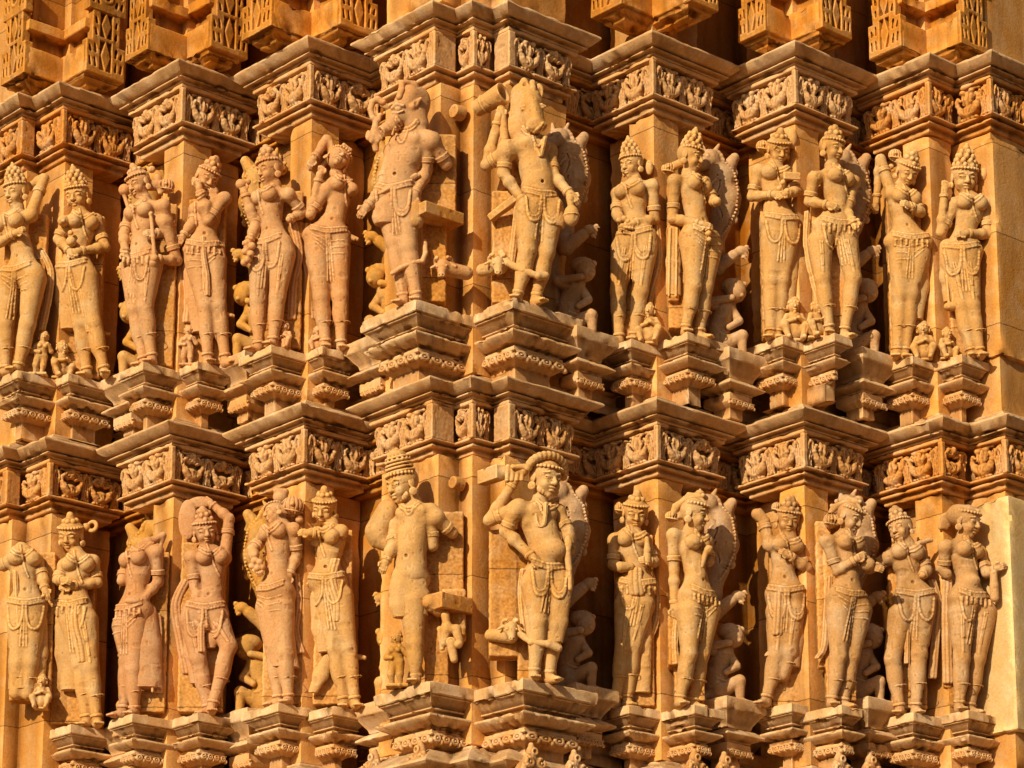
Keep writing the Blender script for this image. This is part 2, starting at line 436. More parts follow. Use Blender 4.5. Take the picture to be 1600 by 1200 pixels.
def rot_y(a):
    a = radians(a); return np.array([[cos(a),0,sin(a)],[0,1,0],[-sin(a),0,cos(a)]])
def motif_bell(sd):
    r = random.Random(sd); f = Field()
    f.chain(arc(0,.092,.026,-10,190,9,-.020), .010, .004)
    f.ell((0,-.014,.12), (.020,.014,.014), k=.005)
    f.chain([(0,-.012,.012),(0,-.020,.10)], .010, .004, .007)
    for s in (-1, 1):
        f.chain([(s*.028,-.018,.09),(s*.024,-.016,.06),(s*.020,-.014,.03),(s*.030,-.014,.010)], .009, .004, .006)
        f.chain([(s*.010,-.020,.085),(s*.011,-.020,.05),(s*.014,-.018,.012)], .006, .003, .005)
        f.chain(arc(s*.043,.115,.011,90,90+s*300,7,-.014), .006, .003)
    f.box((0,.006,.07), (.048,.006,.075), k=.004)
    return f
for fn, sds in ((motif_bowl, (3,4,5,6,10)), (motif_bell, (4,5,6))):
    for sd in sds:
        f = fn(sd); f.bake(.0032); MOTIF.append((fn.__name__, f.mesh(.003, sd)))
def mesh_data(name, V, Q, mat):
    o = make_mesh(name, V, Q, mat); me = o.data; bpy.data.objects.remove(o); return me
MOTIF_ME = {}
def motif_me(i, mat):
    if (i, mat.name) not in MOTIF_ME: MOTIF_ME[(i, mat.name)] = mesh_data('carved_motif', *MOTIF[i][1], mat)
    return MOTIF_ME[(i, mat.name)]
def put(me, name, parent, o, p, q, z, face, root, sx=1, sz=1, sy=1, mirror=False):
    ob = bpy.data.objects.new(name, me); col.objects.link(ob); ob.parent = parent
    x, y = pq(o, p, q)
    ob.location = (x-root[0], y-root[1], z-root[2])
    ob.rotation_euler.z = BETA if face == 'B' else BETA-pi/2
    ob.scale = (-sx if mirror else sx, sy, sz)
    return ob
def frieze_unit(nm, dz, level, mats):
    x, y, gp, gq = PIERS[nm]; o = (x, y); z0 = ZL(684+dz)
    lv = 'upper' if level == 0 else 'lower'
    root = empty('carved_frieze', (x, y, z0), FR_LABEL[(nm, level)], 'frieze', 'carved friezes over the rows of statues')
    r = (x, y, z0); sd = int(abs(x*100))+level*31
    slab('cornice', o, FRIEZE[nm], cornice_prof(dz), M['ledge'], root, r, seed=sd, chip=.008)
    slab('frieze_band', o, FRIEZE[nm], frieze_prof(dz), mats, root, r, seed=sd+1, chip=.006)
    z = ZL(681.5+dz); H = ZL(630+dz)-z
    path = FRIEZE[nm]; rnd = random.Random(sd)
    for i in range(len(path)-1):
        a, b = path[i], path[i+1]
        face = 'A' if abs(a[0]-b[0]) < 1e-6 else 'B'
        going = (b[1] < a[1]) if face == 'A' else (b[0] > a[0])
        if not going or (i in (0, len(path)-2) and nm in ('L2','L3','R2','R3')): continue
        if i == 0 and nm in ('C','R4'): continue
        if i == len(path)-2 and nm in ('C','L4'): continue
        L = abs(a[0]-b[0])+abs(a[1]-b[1]); 
        if L > 1: L = .55
        convL = i > 0 and nmconv(path, i); convR = i+1 < len(path)-1 and nmconv(path, i+1)
        s0, s1 = (.024 if convL else .004), (.024 if convR else .004)
        if face == 'B' and L < .12 and nm == 'L4': pass
        if (nm, i) in (('C',2),('C',5),('L4',1)):          # plain returns between the carved fields
            pf = Field(); mp, mq = (a[0]+b[0])/2, (a[1]+b[1])/2
            mp, mq = (mp+.021, mq) if face == 'A' else (mp, mq+.021)
            cx, cy = pq(o, mp, mq); R = np.array([[PV[0], QV[0], 0],[PV[1], QV[1], 0],[0,0,1]])
            hp, hq = (.0195, L/2-.001) if face == 'A' else (L/2-.001, .0195)
            pf.box((cx, cy, z+H/2), (hp, hq, H/2+.004), R, .003); pf.build('plain_panel', mats, root, .0045, .0015, sd+50+i, r)
            continue
        seq = []
        n = max(1, round((L-s0-s1)/.165))
        for k in range(n): seq += [('u', .112), ('n', .056)]
        if L-s0-s1 > .2: seq = [('n', .05)]+seq
        tot = sum(v for _, v in seq); f_ = (L-s0-s1)/tot; t = s0
        for kd, wd in seq:
            wd *= f_; tc = t+wd/2; t += wd
            if nm == 'L4' and i == 0: pp, qq = a[0]+.042, .225+(L-tc)
            elif face == 'A': pp, qq = a[0]+.042, a[1]-tc
            else: pp, qq = a[0]+tc, a[1]+.042
            me = motif_me(rnd.randrange(5) if kd == 'u' else 5+rnd.randrange(3), mats)
            put(me, 'carved_motif', root, o, pp, qq, z, face, r, wd/(.100 if kd == 'u' else .086)*rnd.uniform(.97,1.05), H/.142*rnd.uniform(.96,1.01), rnd.uniform(1.15,1.45), rnd.random() < .5)
    # plain stiles at the projecting corners
    for i in range(1, len(path)-1):
        if nmconv(path, i) and not (i == 1 and nm != 'L4') and not (i == len(path)-2 and nm != 'R4'):
            p, q = path[i]; e = .0125
            d0 = 1 if path[i+1][0] > p+1e-6 else -1
            cx, cy = pq(o, p+e+.001 if d0 > 0 else p-e, q+e+.001)
            R = np.array([[PV[0], QV[0], 0],[PV[1], QV[1], 0],[0,0,1]])
            pf = Field(); pf.box((cx, cy, z+H/2), (e, e, H/2+.004), R, .003)
            pf.build('corner_stile', mats, root, .0045, .0015, sd+i, r)
    return root
def nmconv(path, i):
    a = np.array(path[i])-path[i-1]; b = np.array(path[i+1])-path[i]
    return a[0]*b[1]-a[1]*b[0] > 0        # turns left when going left-to-right = projecting corner
SIDE = {'L4':'far left pier', 'L3':'second pier from the left', 'L2':'pier just left of the centre', 'C':'big central pier',
        'R2':'pier just right of the centre', 'R3':'second pier from the right', 'R4':'far right pier'}
FR_LABEL = {}
for nm in PIERS:
    for lv in (0, 1):
        FR_LABEL[(nm, lv)] = f"carved {'upper' if lv == 0 else 'lower'} frieze and cornice of the {SIDE[nm]}"
FM = {('L4',0):'frieze_red',('R4',0):'frieze_red',('R4',1):'frieze_red',('L4',1):'frieze_red',('L3',0):'frieze',('R3',0):'frieze'}
for nm in PIERS:
    x, y, gp, gq = PIERS[nm]
    for lv, dz in ((0, -SH), (1, 0)):
        frieze_unit(nm, dz, lv, M[FM.get((nm, lv), 'frieze')])
    # pier shafts and base
    root = empty('wall_pier', (x, y, 0), f"plain orange stone shaft of the {SIDE[nm]}", 'pier', 'wall piers')
    r = (x, y, 0); sd = int(abs(x*77))
    zt = [ZL(-700), ZL(575-SH), ZL(703-SH), ZL(575), ZL(703), ZL(575+SH)]
    for a, b in ((0,1),(2,3),(4,5)):
        slab('shaft', (x,y), SHAFT[nm], [(-.05, zt[a]+.001), (0, zt[a]), (0, zt[b]), (-.05, zt[b]-.001)], M['pier'], root, r, seed=sd+a, step=.025, chip=.009)
    z = lambda py: ZL(py+SH)
    slab('base_cornice', (x,y), FRIEZE[nm], [(-.14, z(572)), (-.035, z(577)), (-.03, z(583)), (.0, z(587)), (.11, z(612)), (.125, z(617)), (.11, z(622)), (.02, z(640)), (-.03, z(650)), (-.03, z(660)),
          (.03, z(700)), (.03, z(760)), (.10, z(800)), (.10, z(900)), (.2, 2.2), (.2, 1.2), (.35, 1.1), (.35, .5), (.5, .4), (.5, 0.)], M['ledge'], root, r, seed=sd+8, chip=.011)

    if nm == 'C':
        for px_, py_, rr_ in ((722,178,.034),(721,757,.030)):
            kf = Field(); c_ = P(px_, py_, .075); kf.cone(c_, c_-np.array((PV[0]*.05, PV[1]*.05, 0)), rr_, rr_*.85, .006)
            kf.torus(c_-np.array((PV[0]*.046, PV[1]*.046, 0)), rr_*.6, .005, (PV[0],PV[1],0)); kf.build('round_boss', M['pier'], root, .003, .0006, 4, r)
# the staircase of recessed wall behind the piers, with its own friezes in the shade
G = {k: (v[2], v[3]) for k, v in PIERS.items()}
d = .21
bw = [(G['L4'][0]+.2, G['L4'][1]+d+.9), (G['L4'][0]+.2, G['L4'][1]+d), (G['L3'][0]+d, G['L4'][1]+d), (G['L3'][0]+d, G['L3'][1]+d), (G['L2'][0]+d, G['L3'][1]+d),
      (G['L2'][0]+d, G['L2'][1]+d), (.11, G['L2'][1]+d), (.11, .17), (G['R2'][0]+d, .17), (G['R2'][0]+d, G['R2'][1]+d), (G['R3'][0]+d, G['R2'][1]+d),
      (G['R3'][0]+d, G['R3'][1]+d), (G['R4'][0]+d, G['R3'][1]+d), (G['R4'][0]+d, G['R4'][1]+d), (G['R4'][0]+.9, G['R4'][1]+d)]
wr = empty('temple_wall', (OC[0], OC[1]+.6, 0), 'recessed orange sandstone wall in shadow behind all the piers', 'wall')
wo = (OC[0], OC[1]+.6, 0)
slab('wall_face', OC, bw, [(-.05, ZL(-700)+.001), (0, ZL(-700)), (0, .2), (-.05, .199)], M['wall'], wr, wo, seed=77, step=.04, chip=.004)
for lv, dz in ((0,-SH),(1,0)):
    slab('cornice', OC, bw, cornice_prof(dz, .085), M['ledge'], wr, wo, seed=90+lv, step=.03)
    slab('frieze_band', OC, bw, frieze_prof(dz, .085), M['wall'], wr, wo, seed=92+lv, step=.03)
    z = ZL(681.5+dz); H = ZL(630+dz)-z
    for i in range(1, len(bw)-2):
        a, b = bw[i], bw[i+1]; face = 'A' if abs(a[0]-b[0]) < 1e-6 else 'B'
        L = abs(a[0]-b[0])+abs(a[1]-b[1]); n = max(1, round((L-.05)/.11))
        for k in range(n):
            t = (L)*(k+.5)/n
            pp, qq = (a[0]-.043, a[1]-t) if face == 'A' else (a[0]+t, a[1]-.043)
            put(motif_me(((k+i)%2)*5+k%3, M['frieze']), 'carved_motif', wr, OC, pp, qq, z, face, wo, L/n/.1, H/.145, 1)
# pale repair panels on the right-hand end wall
x, y, gp, gq = PIERS['R4']
def endpanel(nm, label, py0, py1, q0, q1, p0, mat):
    rt = slab(nm, (x,y), [(p0+.06,q0),(p0,q0),(p0,q1),(p0+.3,q1)], [(-.03, ZL(py0)+.002), (0, ZL(py0)), (0, ZL(py1)), (-.03, ZL(py1)-.002)], mat, None, (x,y,ZL(py1)), seed=5, chip=.012)
    rt.location = (x, y, ZL(py1)); tag(rt, label, 'wall panel')
endpanel('plaster_panel', 'smooth pale yellow repaired wall panel at the right edge, lower row', 716, 1095, .07, -.175, .215, M['plaster'])
endpanel('wall_slab', 'tall streaked pale stone slab at the right edge, upper row', 716-SH, 1080-SH-12, -.02, -.165, .222, M['pier'])

# ------------------------------------------------------------------ pedestals
CURL = Field()
for i in range(4):
    cx = -.06+.04*i; s = 1 if i < 2 else -1
    CURL.chain(arc(cx, .018, .012, 90, 90+s*330, 9, -.005), .0055, .002)
    CURL.ell((cx, -.004, .018), (.006,.008,.006), k=.002)
    CURL.cap((cx-.02,-.003,.032), (cx+.02,-.003,.034), .006, k=.002)
    CURL.ell((cx+.02, -.004, .006), (.007,.007,.012), k=.003)
CURL.box((0,.006,.022), (.08,.006,.018), k=.002)
CURL.bake(.0026); CURL_V = CURL.mesh(.001, 3)
CURL_ME = mesh_data('scroll_carving', *CURL_V, M['frieze'])
COLDEP = {k: v[1]+.085 for k, v in PIERS.items()}; COLDEP['C'] = .06
PED = {}
def pedestal(pier, lv, side, kx, ky, la, lb, label, drop=0.):
    big = pier == 'C'
    y = COLDEP[pier]
    for _ in range(4):
        m = MPP(y, ky); LA, LB = la*m/.663, lb*m/.749
        y = COLDEP[pier]-(.663*LB if side == 'l' else .749*LA)
    K = P(kx, ky, y); o = (K[0], K[1]); zt = K[2]
    LA += .01; LB += .01
    s = 1.0 if big else .78
    h = (lambda v: zt-v/359*1.0) if big else (lambda v: zt-v/359*.80)
    ext = .12
    path = [(LB+ext, LA), (0, LA), (0, 0), (LB+.03, 0)] if side == 'l' else [(0, LA+.03), (0, 0), (LB, 0), (LB, LA+ext)]
    if side == 'l': path = [(LB+ext, LA), (0, LA), (0, 0), (LB+.03, 0)]
    root = empty('statue_pedestal', (K[0], K[1], zt), label, 'pedestal', 'stone pedestals under the statues')
    r = tuple(K); sd = int(kx*3+ky)
    i1 = min(LA, LB)*.45
    mat = M['ledge']
    slab('top_slab', o, path, [(-i1, zt-.0005), (-.004, zt), (0, h(2)), (.001, h(18)), (-.011*s, h(18.6)), (-.011*s, h(20.5)), (-.020*s, h(21.2)), (-.055*s, h(34)), (-.046*s, h(34.6)), (-.046*s, h(36.5)), (-.070*s, h(37)), (-.070*s, h(41.5)), (-i1, h(41.7))], mat, root, r, seed=sd, chip=.009, step=.012)
    slab('lip_moulding', o, path, [(-i1, h(41.8)), (-.050*s, h(42)), (-.044*s, h(43.5)), (-.014*s, h(46)), (-.006*s, h(47.5)), (-.006*s, h(51)), (-.045*s, h(60.5)), (-.072*s, h(61)), (-.072*s, h(64)), (-i1, h(64.2))], mat, root, r, seed=sd+2, chip=.010, step=.012)
    e = .062*s
    slab('carved_block', o, path, [(-i1, h(64.4)), (-e, h(64.5)), (-e, h(81)), (-e-.004, h(83)), (-e-.034, h(90)), (-e-.038, h(91)), (-e-.038, h(125)), (-i1, h(126))], M['frieze'], root, r, seed=sd+4, chip=.006, step=.012)
    for face, L in (('A', LA), ('B', LB)):
        eff = L-e
        if face == ('A' if side == 'l' else 'B'): eff -= e
        if eff < .05: continue
        t0 = e+eff/2
        p, q = (e, t0) if face == 'A' else (t0, e)
        put(CURL_ME, 'scroll_carving', root, o, p, q, h(85), face, r, eff/.155, .95*(s+.1), 1.6)
    PED[(pier, lv, side)] = dict(y=y, z=zt, LA=LA, LB=LB, K=K)
    return root
PEDS = [('L4',0,'l',27,577,50,55),('L4',0,'r',107,582,25,75),('L3',0,'l',224,564,45,53),('L3',0,'r',309,562,30,54),
 ('L2',0,'l',424,537,56,50),('L2',0,'r',504,539,28,58),('C',0,'l',650,466,90,88),('C',0,'r',801,463,61,110),
 ('R2',0,'l',986,528,50,43),('R2',0,'r',1074,517,43,65),('R3',0,'l',1223,524,59,36),('R3',0,'r',1304,519,44,28),
 ('R4',0,'l',1426,554,56,36),('R4',0,'r',1503,552,36,53),
 ('L4',1,'r',111,1131,32,61),('L3',1,'l',207,1114,42,57),('L3',1,'r',309,1112,45,60),('L2',1,'l',435,1097,62,45),
 ('L2',1,'r',519,1102,37,56),('C',1,'l',672,1062,91,68),('C',1,'r',817,1058,78,117),('R2',1,'l',983,1100,50,50),
 ('R2',1,'r',1085,1100,50,47),('R3',1,'l',1237,1097,54,27),('R3',1,'r',1315,1100,53,40),('R4',1,'l',1427,1112,53,50),('R4',1,'r',1513,1108,37,62)]
for pr, lv, sd, kx, ky, la, lb in PEDS:
    pedestal(pr, lv, sd, kx, ky, la, lb, f"{'upper' if lv == 0 else 'lower'} pedestal under the {'left' if sd == 'l' else 'right'} statue of the {SIDE[pr]}")
# the broken place at the lower far left keeps a depth for its statue
PED[('L4',1,'l')] = dict(y=PED[('L4',0,'l')]['y'], z=P(30, 1090, PED[('L4',0,'l')]['y'])[2], LA=.2, LB=.2, K=None)

# ------------------------------------------------------------------ blocks of the next storey, with pierced screens
JALI = Field()
JALI.box((0,.018,.07), (.098,.022,.07), k=.001); JALI.box((0,.018,.20), (.070,.022,.08), k=.001); JALI.box((0,.014,.33), (.094,.022,.06), k=.001); JALI.box((0,.018,.44), (.058,.022,.08), k=.001)
RD = np.array([[cos(pi/4),0,sin(pi/4)],[0,1,0],[-sin(pi/4),0,cos(pi/4)]])
def dia(cx, cz, w, hh, sub, y=-.004, t=.036):
    S = np.array([[w,0,0],[0,1,0],[0,0,hh]])
    def fn(X, Y, Z):
        return np.maximum((np.abs(X-cx)/w+np.abs(Z-cz)/hh-1)*min(w,hh)*.9, np.abs(Y-y)-t)
    JALI.add(fn, np.array((cx-w, y-t, cz-hh)), np.array((cx+w, y+t, cz+hh)), .001, sub)
for cz, hh in ((.085,.062),(.215,.052),(.445,.055)):                   # a lozenge left standing in each opened field
    JALI.box((0,.01,cz), (.030,.04,hh), None, .002, .001, True); dia(0, cz, .024, hh+.006, False, .018, .021)
for s in (-1, 1):
    for z0_, z1_, xs in ((.030,.130,(.050,.076)),(.165,.245,(.048,)),(.30,.375,(.044,.070))):
        for i_, xx in enumerate(xs):
            for q0, q1 in ((z0_, (z0_+z1_)/2-.009), ((z0_+z1_)/2+.009, z1_-.012*i_)):
                for yy in (-.006,.006,.018,.030): JALI.cap((s*xx,yy,q0+.006), (s*xx+s*.004,yy,q1-.006), .0078, .0062, .001, sub=True)
JALI.torus((0,-.004,.335), .022, .008, (0,1,0)); [JALI.cap((0,yy,.335), (0,yy,.352), .015, .012, .001, sub=True) for yy in (-.004,.008,.02)]
JALI.bake(.003); JALI_ME = mesh_data('pierced_screen', *JALI.mesh(.0008, 8), M['wall'])
def boss(pier, side, kx, ky, la, lb):
    y = PIERS[pier][1]+.06
    m = MPP(y, ky); LA, LB = la*m/.663, lb*m/.749
    y -= (.663*LB if side == 'l' else .749*LA)
    K = P(kx, ky, y); o = (K[0], K[1]); z0 = K[2]; z1 = z0+.135
    root = empty('cornice_block', tuple(K), f"{'left' if side == 'l' else 'right'} pierced block above the upper cornice of the {SIDE[pier]}", 'carved block', 'projecting blocks at the top of the wall')
    r = tuple(K); sd = int(kx+ky*7); i1 = min(LA, LB)*.45
    path = [(LB+.15, LA), (0, LA), (0, 0), (LB+.05, 0)] if side == 'l' else [(0, LA+.05), (0, 0), (LB, 0), (LB, LA+.15)]
    slab('block', o, path, [(-i1, z1+.012), (-.03, z1+.01), (0, z1), (0, z0+.006), (-.012, z0+.003), (-.016, z0-.012), (-.045, z0-.022), (-.05, z0-.034), (-.09, z0-.045), (-i1-.02, z0-.05)], M['wall'], root, r, seed=sd, chip=.014)
    up = [(p+.05 if p < .01 or side == 'r' and p == LB else p, q) for p, q in path]
    slab('upper_wall', o, path, [(-.06, z1+.7), (-.055, z1+.69), (-.055, z1+.15), (-.03, z1+.145), (-.005, z1+.14), (-.005, z1+.09), (-.03, z1+.085), (-.06, z1+.08), (-.06, z1+.005), (-.08, z1)], M['wall'], root, r, seed=sd+3, chip=.01)
    if side == 'l': put(JALI_ME, 'pierced_screen', root, o, -.012, LA/2, z0+.004, 'A', r, LA/.2, 1.15)
    else: put(JALI_ME, 'pierced_screen', root, o, LB/2, -.012, z0+.004, 'B', r, LB/.2, 1.15)
for a in (('L4','l',42,115,46,49),('L4','r',130,112,39,55),('L3','l',235,80,42,52),('L3','r',325,75,38,55),('L2','l',428,42,52,55),('L2','r',527,40,44,58),
          ('R2','l',975,8,47,47),('R2','r',1075,3,53,47),('R3','l',1200,50,40,40),('R3','r',1280,45,40,53),('R4','l',1412,75,45,43),('R4','r',1497,70,42,51)):
    boss(*a)
# ------------------------------------------------------------------ antefixes standing on the base cornice
ANT = Field()
ANT.ell((0,0,.03), (.045,.03,.05), k=.008); ANT.ell((0,0,.075), (.022,.022,.035), k=.01); ANT.ell((0,0,.108), (.010,.012,.014), k=.006)
for s in (-1, 1):
    ANT.chain(arc(s*.030,.035,.017,90,90+s*300,9,-.026), .008, .003); ANT.ell((s*.030,-.028,.035), (.007,.007,.007), k=.003)
    ANT.cap((s*.05,-.01,.0), (s*.03,-.01,.06), .012, k=.006)
ANT.torus((0,-.022,.08), .012, .005, (0,1,0), .003); ANT.cap((0,.02,.02), (0,.10,.0), .04, .03, .01)
ANT.bake(.003); ANT_ME = mesh_data('antefix', *ANT.mesh(.0018, 5), M['frieze'])
AL = {585:'leftmost', 657:'second from the left', 830:'third from the left', 897:'fourth from the left', 1085:'fourth from the right', 1132:'third from the right', 1312:'second from the right', 1360:'rightmost'}
for px, py, y, f in ((585,1204,.22,'A'),(657,1192,-.06,'A'),(830,1196,-.14,'B'),(897,1206,.08,'B'),(1085,1204,.26,'B'),(1132,1208,.36,'B'),(1312,1206,.38,'B'),(1360,1208,.48,'B')):
    w_ = P(px, py+11, y); ob = bpy.data.objects.new('antefix', ANT_ME); col.objects.link(ob); ob.location = tuple(w_)
    ob.rotation_euler.z = BETA if f == 'B' else BETA-pi/2
    tag(ob, f'scroll-edged stone antefix on the bottom cornice, {AL[px]} of the eight', 'antefix', 'antefixes along the bottom cornice')
# ================================================================== statues
def rotm(yaw, pitch=0, roll=0):
    """columns: the figure's right-hand side of the picture, forward, up (yaw>0 turns to picture right, pitch>0 looks down, roll>0 leans the top to the right)"""
    a, p, r = radians(yaw), radians(pitch), radians(roll)
    f = np.array((sin(a)*cos(p), -cos(a)*cos(p), -sin(p))); rt = np.array((cos(a), sin(a), 0.))
    up = np.cross(f, rt)
    rt2 = rt*cos(r)-up*sin(r); up2 = up*cos(r)+rt*sin(r)
    return np.stack([rt2, f, up2], 1)
class Fig:
    def __init__(s, Z, depth, mat, seed):
        s.Z, s.y, s.mat, s.seed = Z, depth, mat, seed
        s.m = MPP(depth, 600); s.parts = {}; s.mats = {}
        s.sc = 1.0
    def w(s, v, d=None):
        """zoom-pixel survey point -> world"""
        ox, oy, k = s.Z
        dd = (v[2] if len(v) > 2 and v[2] is not None else (d or 0))/k
        return P(ox+v[0]/k, oy+v[1]/k, s.y-dd*s.m)
    def part(s, name):
        if name not in s.parts: s.parts[name] = Field()
        return s.parts[name]
    def u(s, v): return v*s.m*s.sc
    def head(s, H, style, hats=True, beard=False):
        x, y, r = H[:3]; yaw, pitch, roll = H[3:6]; yaw = max(-66, min(66, yaw*1.3))
        d = H[6] if len(H) > 6 else 0
        c = s.w((x, y, d)); R = rotm(yaw, pitch+13, roll); q = r/s.Z[2]*s.m*1.15
        L = lambda a, b, e: c+R@(np.array((a, b, e))*q)
        B = s.part('body')
        B.ell(L(0,-.08,.16), np.array((.76,.86,.88))*q, R, .004)
        B.ell(L(0,.16,-.38), np.array((.60,.62,.60))*q, R, .12*q)
        B.ell(L(0,.50,-.80), .20*q, None, .16*q)
        for sx in (-1, 1):
            B.ell(L(sx*.34,.50,-.30), np.array((.26,.26,.28))*q, R, .15*q)     # cheek
        B.cap(L(0,.66,.24), L(0,.90,-.20), .085*q, .15*q, .07*q)               # nose
        for sx in (-1, 1):
            B.ell(L(sx*.12,.82,-.23), .09*q, None, .05*q)
            B.ell(L(sx*.33,.63,.07), np.array((.235,.13,.135))*q, R, .02*q)    # eyes
            B.chain([L(sx*.08,.76,.26), L(sx*.34,.72,.37), L(sx*.60,.50,.27)], .05*q, .06*q)
            B.chain([L(sx*.10,.76,.05), L(sx*.34,.79,.0), L(sx*.58,.58,.07)], .035*q, .02*q, sub=True)
            B.ell(L(sx*.80,-.10,-.02), np.array((.10,.22,.34))*q, R, .05*q)
        B.ell(L(0,.74,-.46), np.array((.27,.12,.085))*q, R, .03*q)
        B.ell(L(0,.72,-.62), np.array((.20,.12,.09))*q, R, .03*q)
        B.chain([L(-.26,.86,-.525), L(0,.90,-.55), L(.26,.86,-.525)], .035*q, .02*q, sub=True)
        if beard:
            BD = s.part('beard')
            for i in range(9):
                a = -80+20*i
                BD.ell(L(.60*sin(radians(a)),.24+.24*cos(radians(a)),-.58-.20*cos(radians(a))), np.array((.11,.11,.17))*q, R, .05*q)
        E = s.part('relief')
        if style != 'beast':
            for sx in (-1, 1):
                E.torus(L(sx*.86,-.02,-.52), .15*q, .09*q, R[:,0]+R[:,1]*.5*sx, .02*q)
                E.ell(L(sx*.86,-.02,-.52), .12*q)
        K = s.part('headdress')
        if style in ('tall', 'knob', 'bun', 'swept', 'cap', 'fan', 'wig'):
            K.ell(L(0,-.16,.30), np.array((.86,.92,.86))*q, R, .05*q)
            # cut the hair away from the face
            K.ell(L(0,.98,-.28), np.array((.78,.75,1.02))*q, R, .03*q, sub=True)
            n = 15
            for i in range(n):
                a = radians(-105+210*i/(n-1))
                K.ell(L(.84*sin(a),-.06+.84*cos(a),.60+.06*cos(a)), .10*q, None, .04*q)
            K.torus(L(0,-.08,.68), .72*q, .09*q, R[:,2], .03*q)
        if style in ('tall',):
            K.cap(L(0,-.12,.8), L(0,-.16,1.7), .62*q, .36*q, .1*q)
            for t, rr, n in ((.85,.70,9),(1.15,.62,8),(1.45,.52,7),(1.72,.38,5)):
                for i in range(n):
                    a = 2*pi*i/n+t*3
                    K.ell(L(rr*sin(a),-.13+rr*cos(a),t), np.array((.17,.17,.21))*q, R, .05*q)
            K.ell(L(0,-.14,1.98), .24*q, None, .08*q); K.ell(L(0,-.14,2.22), .12*q, None, .08*q)
        if style == 'knob':
            K.cap(L(0,-.12,.8), L(.0,-.16,1.35), .58*q, .42*q, .1*q)
            rr_ = random.Random(s.seed)
            for i in range(13):
                a = 2*pi*i/6.5; t = .85+.055*i; rr = .62-.03*i
                K.ell(L(rr*sin(a),-.13+rr*cos(a),t), np.array((.20,.20,.22))*q*rr_.uniform(.8,1.15), R, .04*q)
            K.ell(L(0,-.14,1.62), .26*q, None, .06*q)
        if style == 'bun':
            K.cap(L(0,-.12,.8), L(0,-.16,1.2), .5*q, .34*q, .1*q)
            for i in range(7):
                a = 2*pi*i/7
                K.ell(L(.42*sin(a),-.13+.42*cos(a),1.05), .2*q, R, .04*q)
            K.ell(L(0,-.14,1.42), .26*q, None, .06*q)
        if style == 'cap':
            K.cap(L(0,-.10,.7), L(0,-.12,1.5), .78*q, .52*q, .1*q)
            for t in (.78,1.0,1.2,1.4,1.6): K.torus(L(0,-.11,t), (.83-.20*(t-.7))*q, .07*q, R[:,2], .03*q)
            for i in range(14):
                a = 2*pi*i/14
                K.cap(L(.7*sin(a),-.12+.7*cos(a),1.45), L(.30*sin(a),-.12+.30*cos(a),1.95), .08*q, None, .03*q)
            K.ell(L(0,-.12,1.7), (.55*q,.55*q,.38*q), None, .05*q)
        if style == 'fan':
            for i in range(15):
                a = radians(-95+190*i/14)
                K.ell(L(1.22*sin(a),-.10+.35*cos(a),.50+.82*cos(a)), np.array((.22,.22,.24))*q, R, .05*q)
            K.cap(L(-.95,-.35,.5), L(-1.9,-.6,.3), .22*q, .13*q, .1*q)
        if style == 'swept':
            for i in range(7):
                K.chain([L(-.2+.12*i*0,.55-.12*i,.75), L(-.3,.1-.12*i,1.15), L(-.5,-.7-.08*i,.75-.08*i), L(-.6,-1.25,.25-.12*i)], .17*q, .04*q)
            K.ell(L(0,-.05,1.1), np.array((.5,.45,.4))*q, R, .06*q); K.ell(L(.0,.0,1.42), np.array((.34,.3,.22))*q, R, .04*q)
            for i in range(5): K.ell(L(-.3+.15*i,.35,1.25), .15*q, None, .04*q)
        if style == 'wig':
            for i in range(9):
                a = radians(-20+20*i)
                K.chain([L(.0,.62*cos(a*.5),.85-.04*i), L(-.1,-.1-.1*i,1.0-.10*i), L(-.4,-.9-.04*i,.55-.14*i), L(-.7,-1.5,.1-.10*i)], .16*q, .05*q)
            K.ell(L(-.2,-.6,.35), np.array((.85,.85,.75))*q, R, .1*q)
    def hand(s, a, b, q, curl=(0,0,0), side=1):
        """palm at b, reached from a; four fingers and a thumb that leaves the side of the palm"""
        B = s.part('body')
        d = b-a; d = d/(np.linalg.norm(d)+1e-9)
        n = np.array((0,-1.,0)); n = n-d*(n@d); n = n/(np.linalg.norm(n)+1e-9)
        if abs(d[1]) > .85: n = np.array((0,0,1.)); n = n-d*(n@d); n /= np.linalg.norm(n)
        t = np.cross(d, n)
        R = np.stack([t, n, d], 1)
        B.ell(b+d*4*q, np.array((5.6,3.2,6.6))*q, R, 2.5*q)
        for i, L in enumerate((9.5, 11, 10.3, 8.2)):
            o = b+d*8*q+t*(i-1.5)*2.9*q
            m = o+d*L*.55*q-n*1.5*q; e = m+d*L*.30*q-n*(4.2+.6*i)*q
            B.chain([o, m, e], 1.75*q, .8*q, 1.45*q)
        o = b+d*3*q+t*side*4.5*q
        B.chain([o, o+d*4*q+t*side*3.5*q+n*1.5*q, o+d*8*q+t*side*2.8*q+n*1*q], 2.0*q, 1*q, 1.6*q)
    def body(s, S):
        q = s.m*s.sc; B = s.part('body'); male = S.get('male', False)
        C, W_, Pv = S['C'], S['W'], S['P']
        ya, yp = max(-52, min(52, C[2]*1.35)), max(-45, min(45, Pv[2]*1.3))
        k = s.Z[2]
        c0 = s.w((C[0], C[1], C[3] if len(C) > 3 else 0)); p0 = s.w((Pv[0], Pv[1], Pv[3] if len(Pv) > 3 else 0))
        w0 = s.w((W_[0], W_[1], W_[2] if len(W_) > 2 else 0))
        Rc, Rp = rotm(ya, S.get('cp', 0), S.get('cr', 0)), rotm(yp, 0, S.get('pr', 0))
        def dep(v, base, yaw):
            if len(v) > 2 and v[2] is not None: return v
            return (v[0], v[1], float(np.clip(-(v[0]-base[0])*tan(radians(yaw)), -16*k, 16*k)))
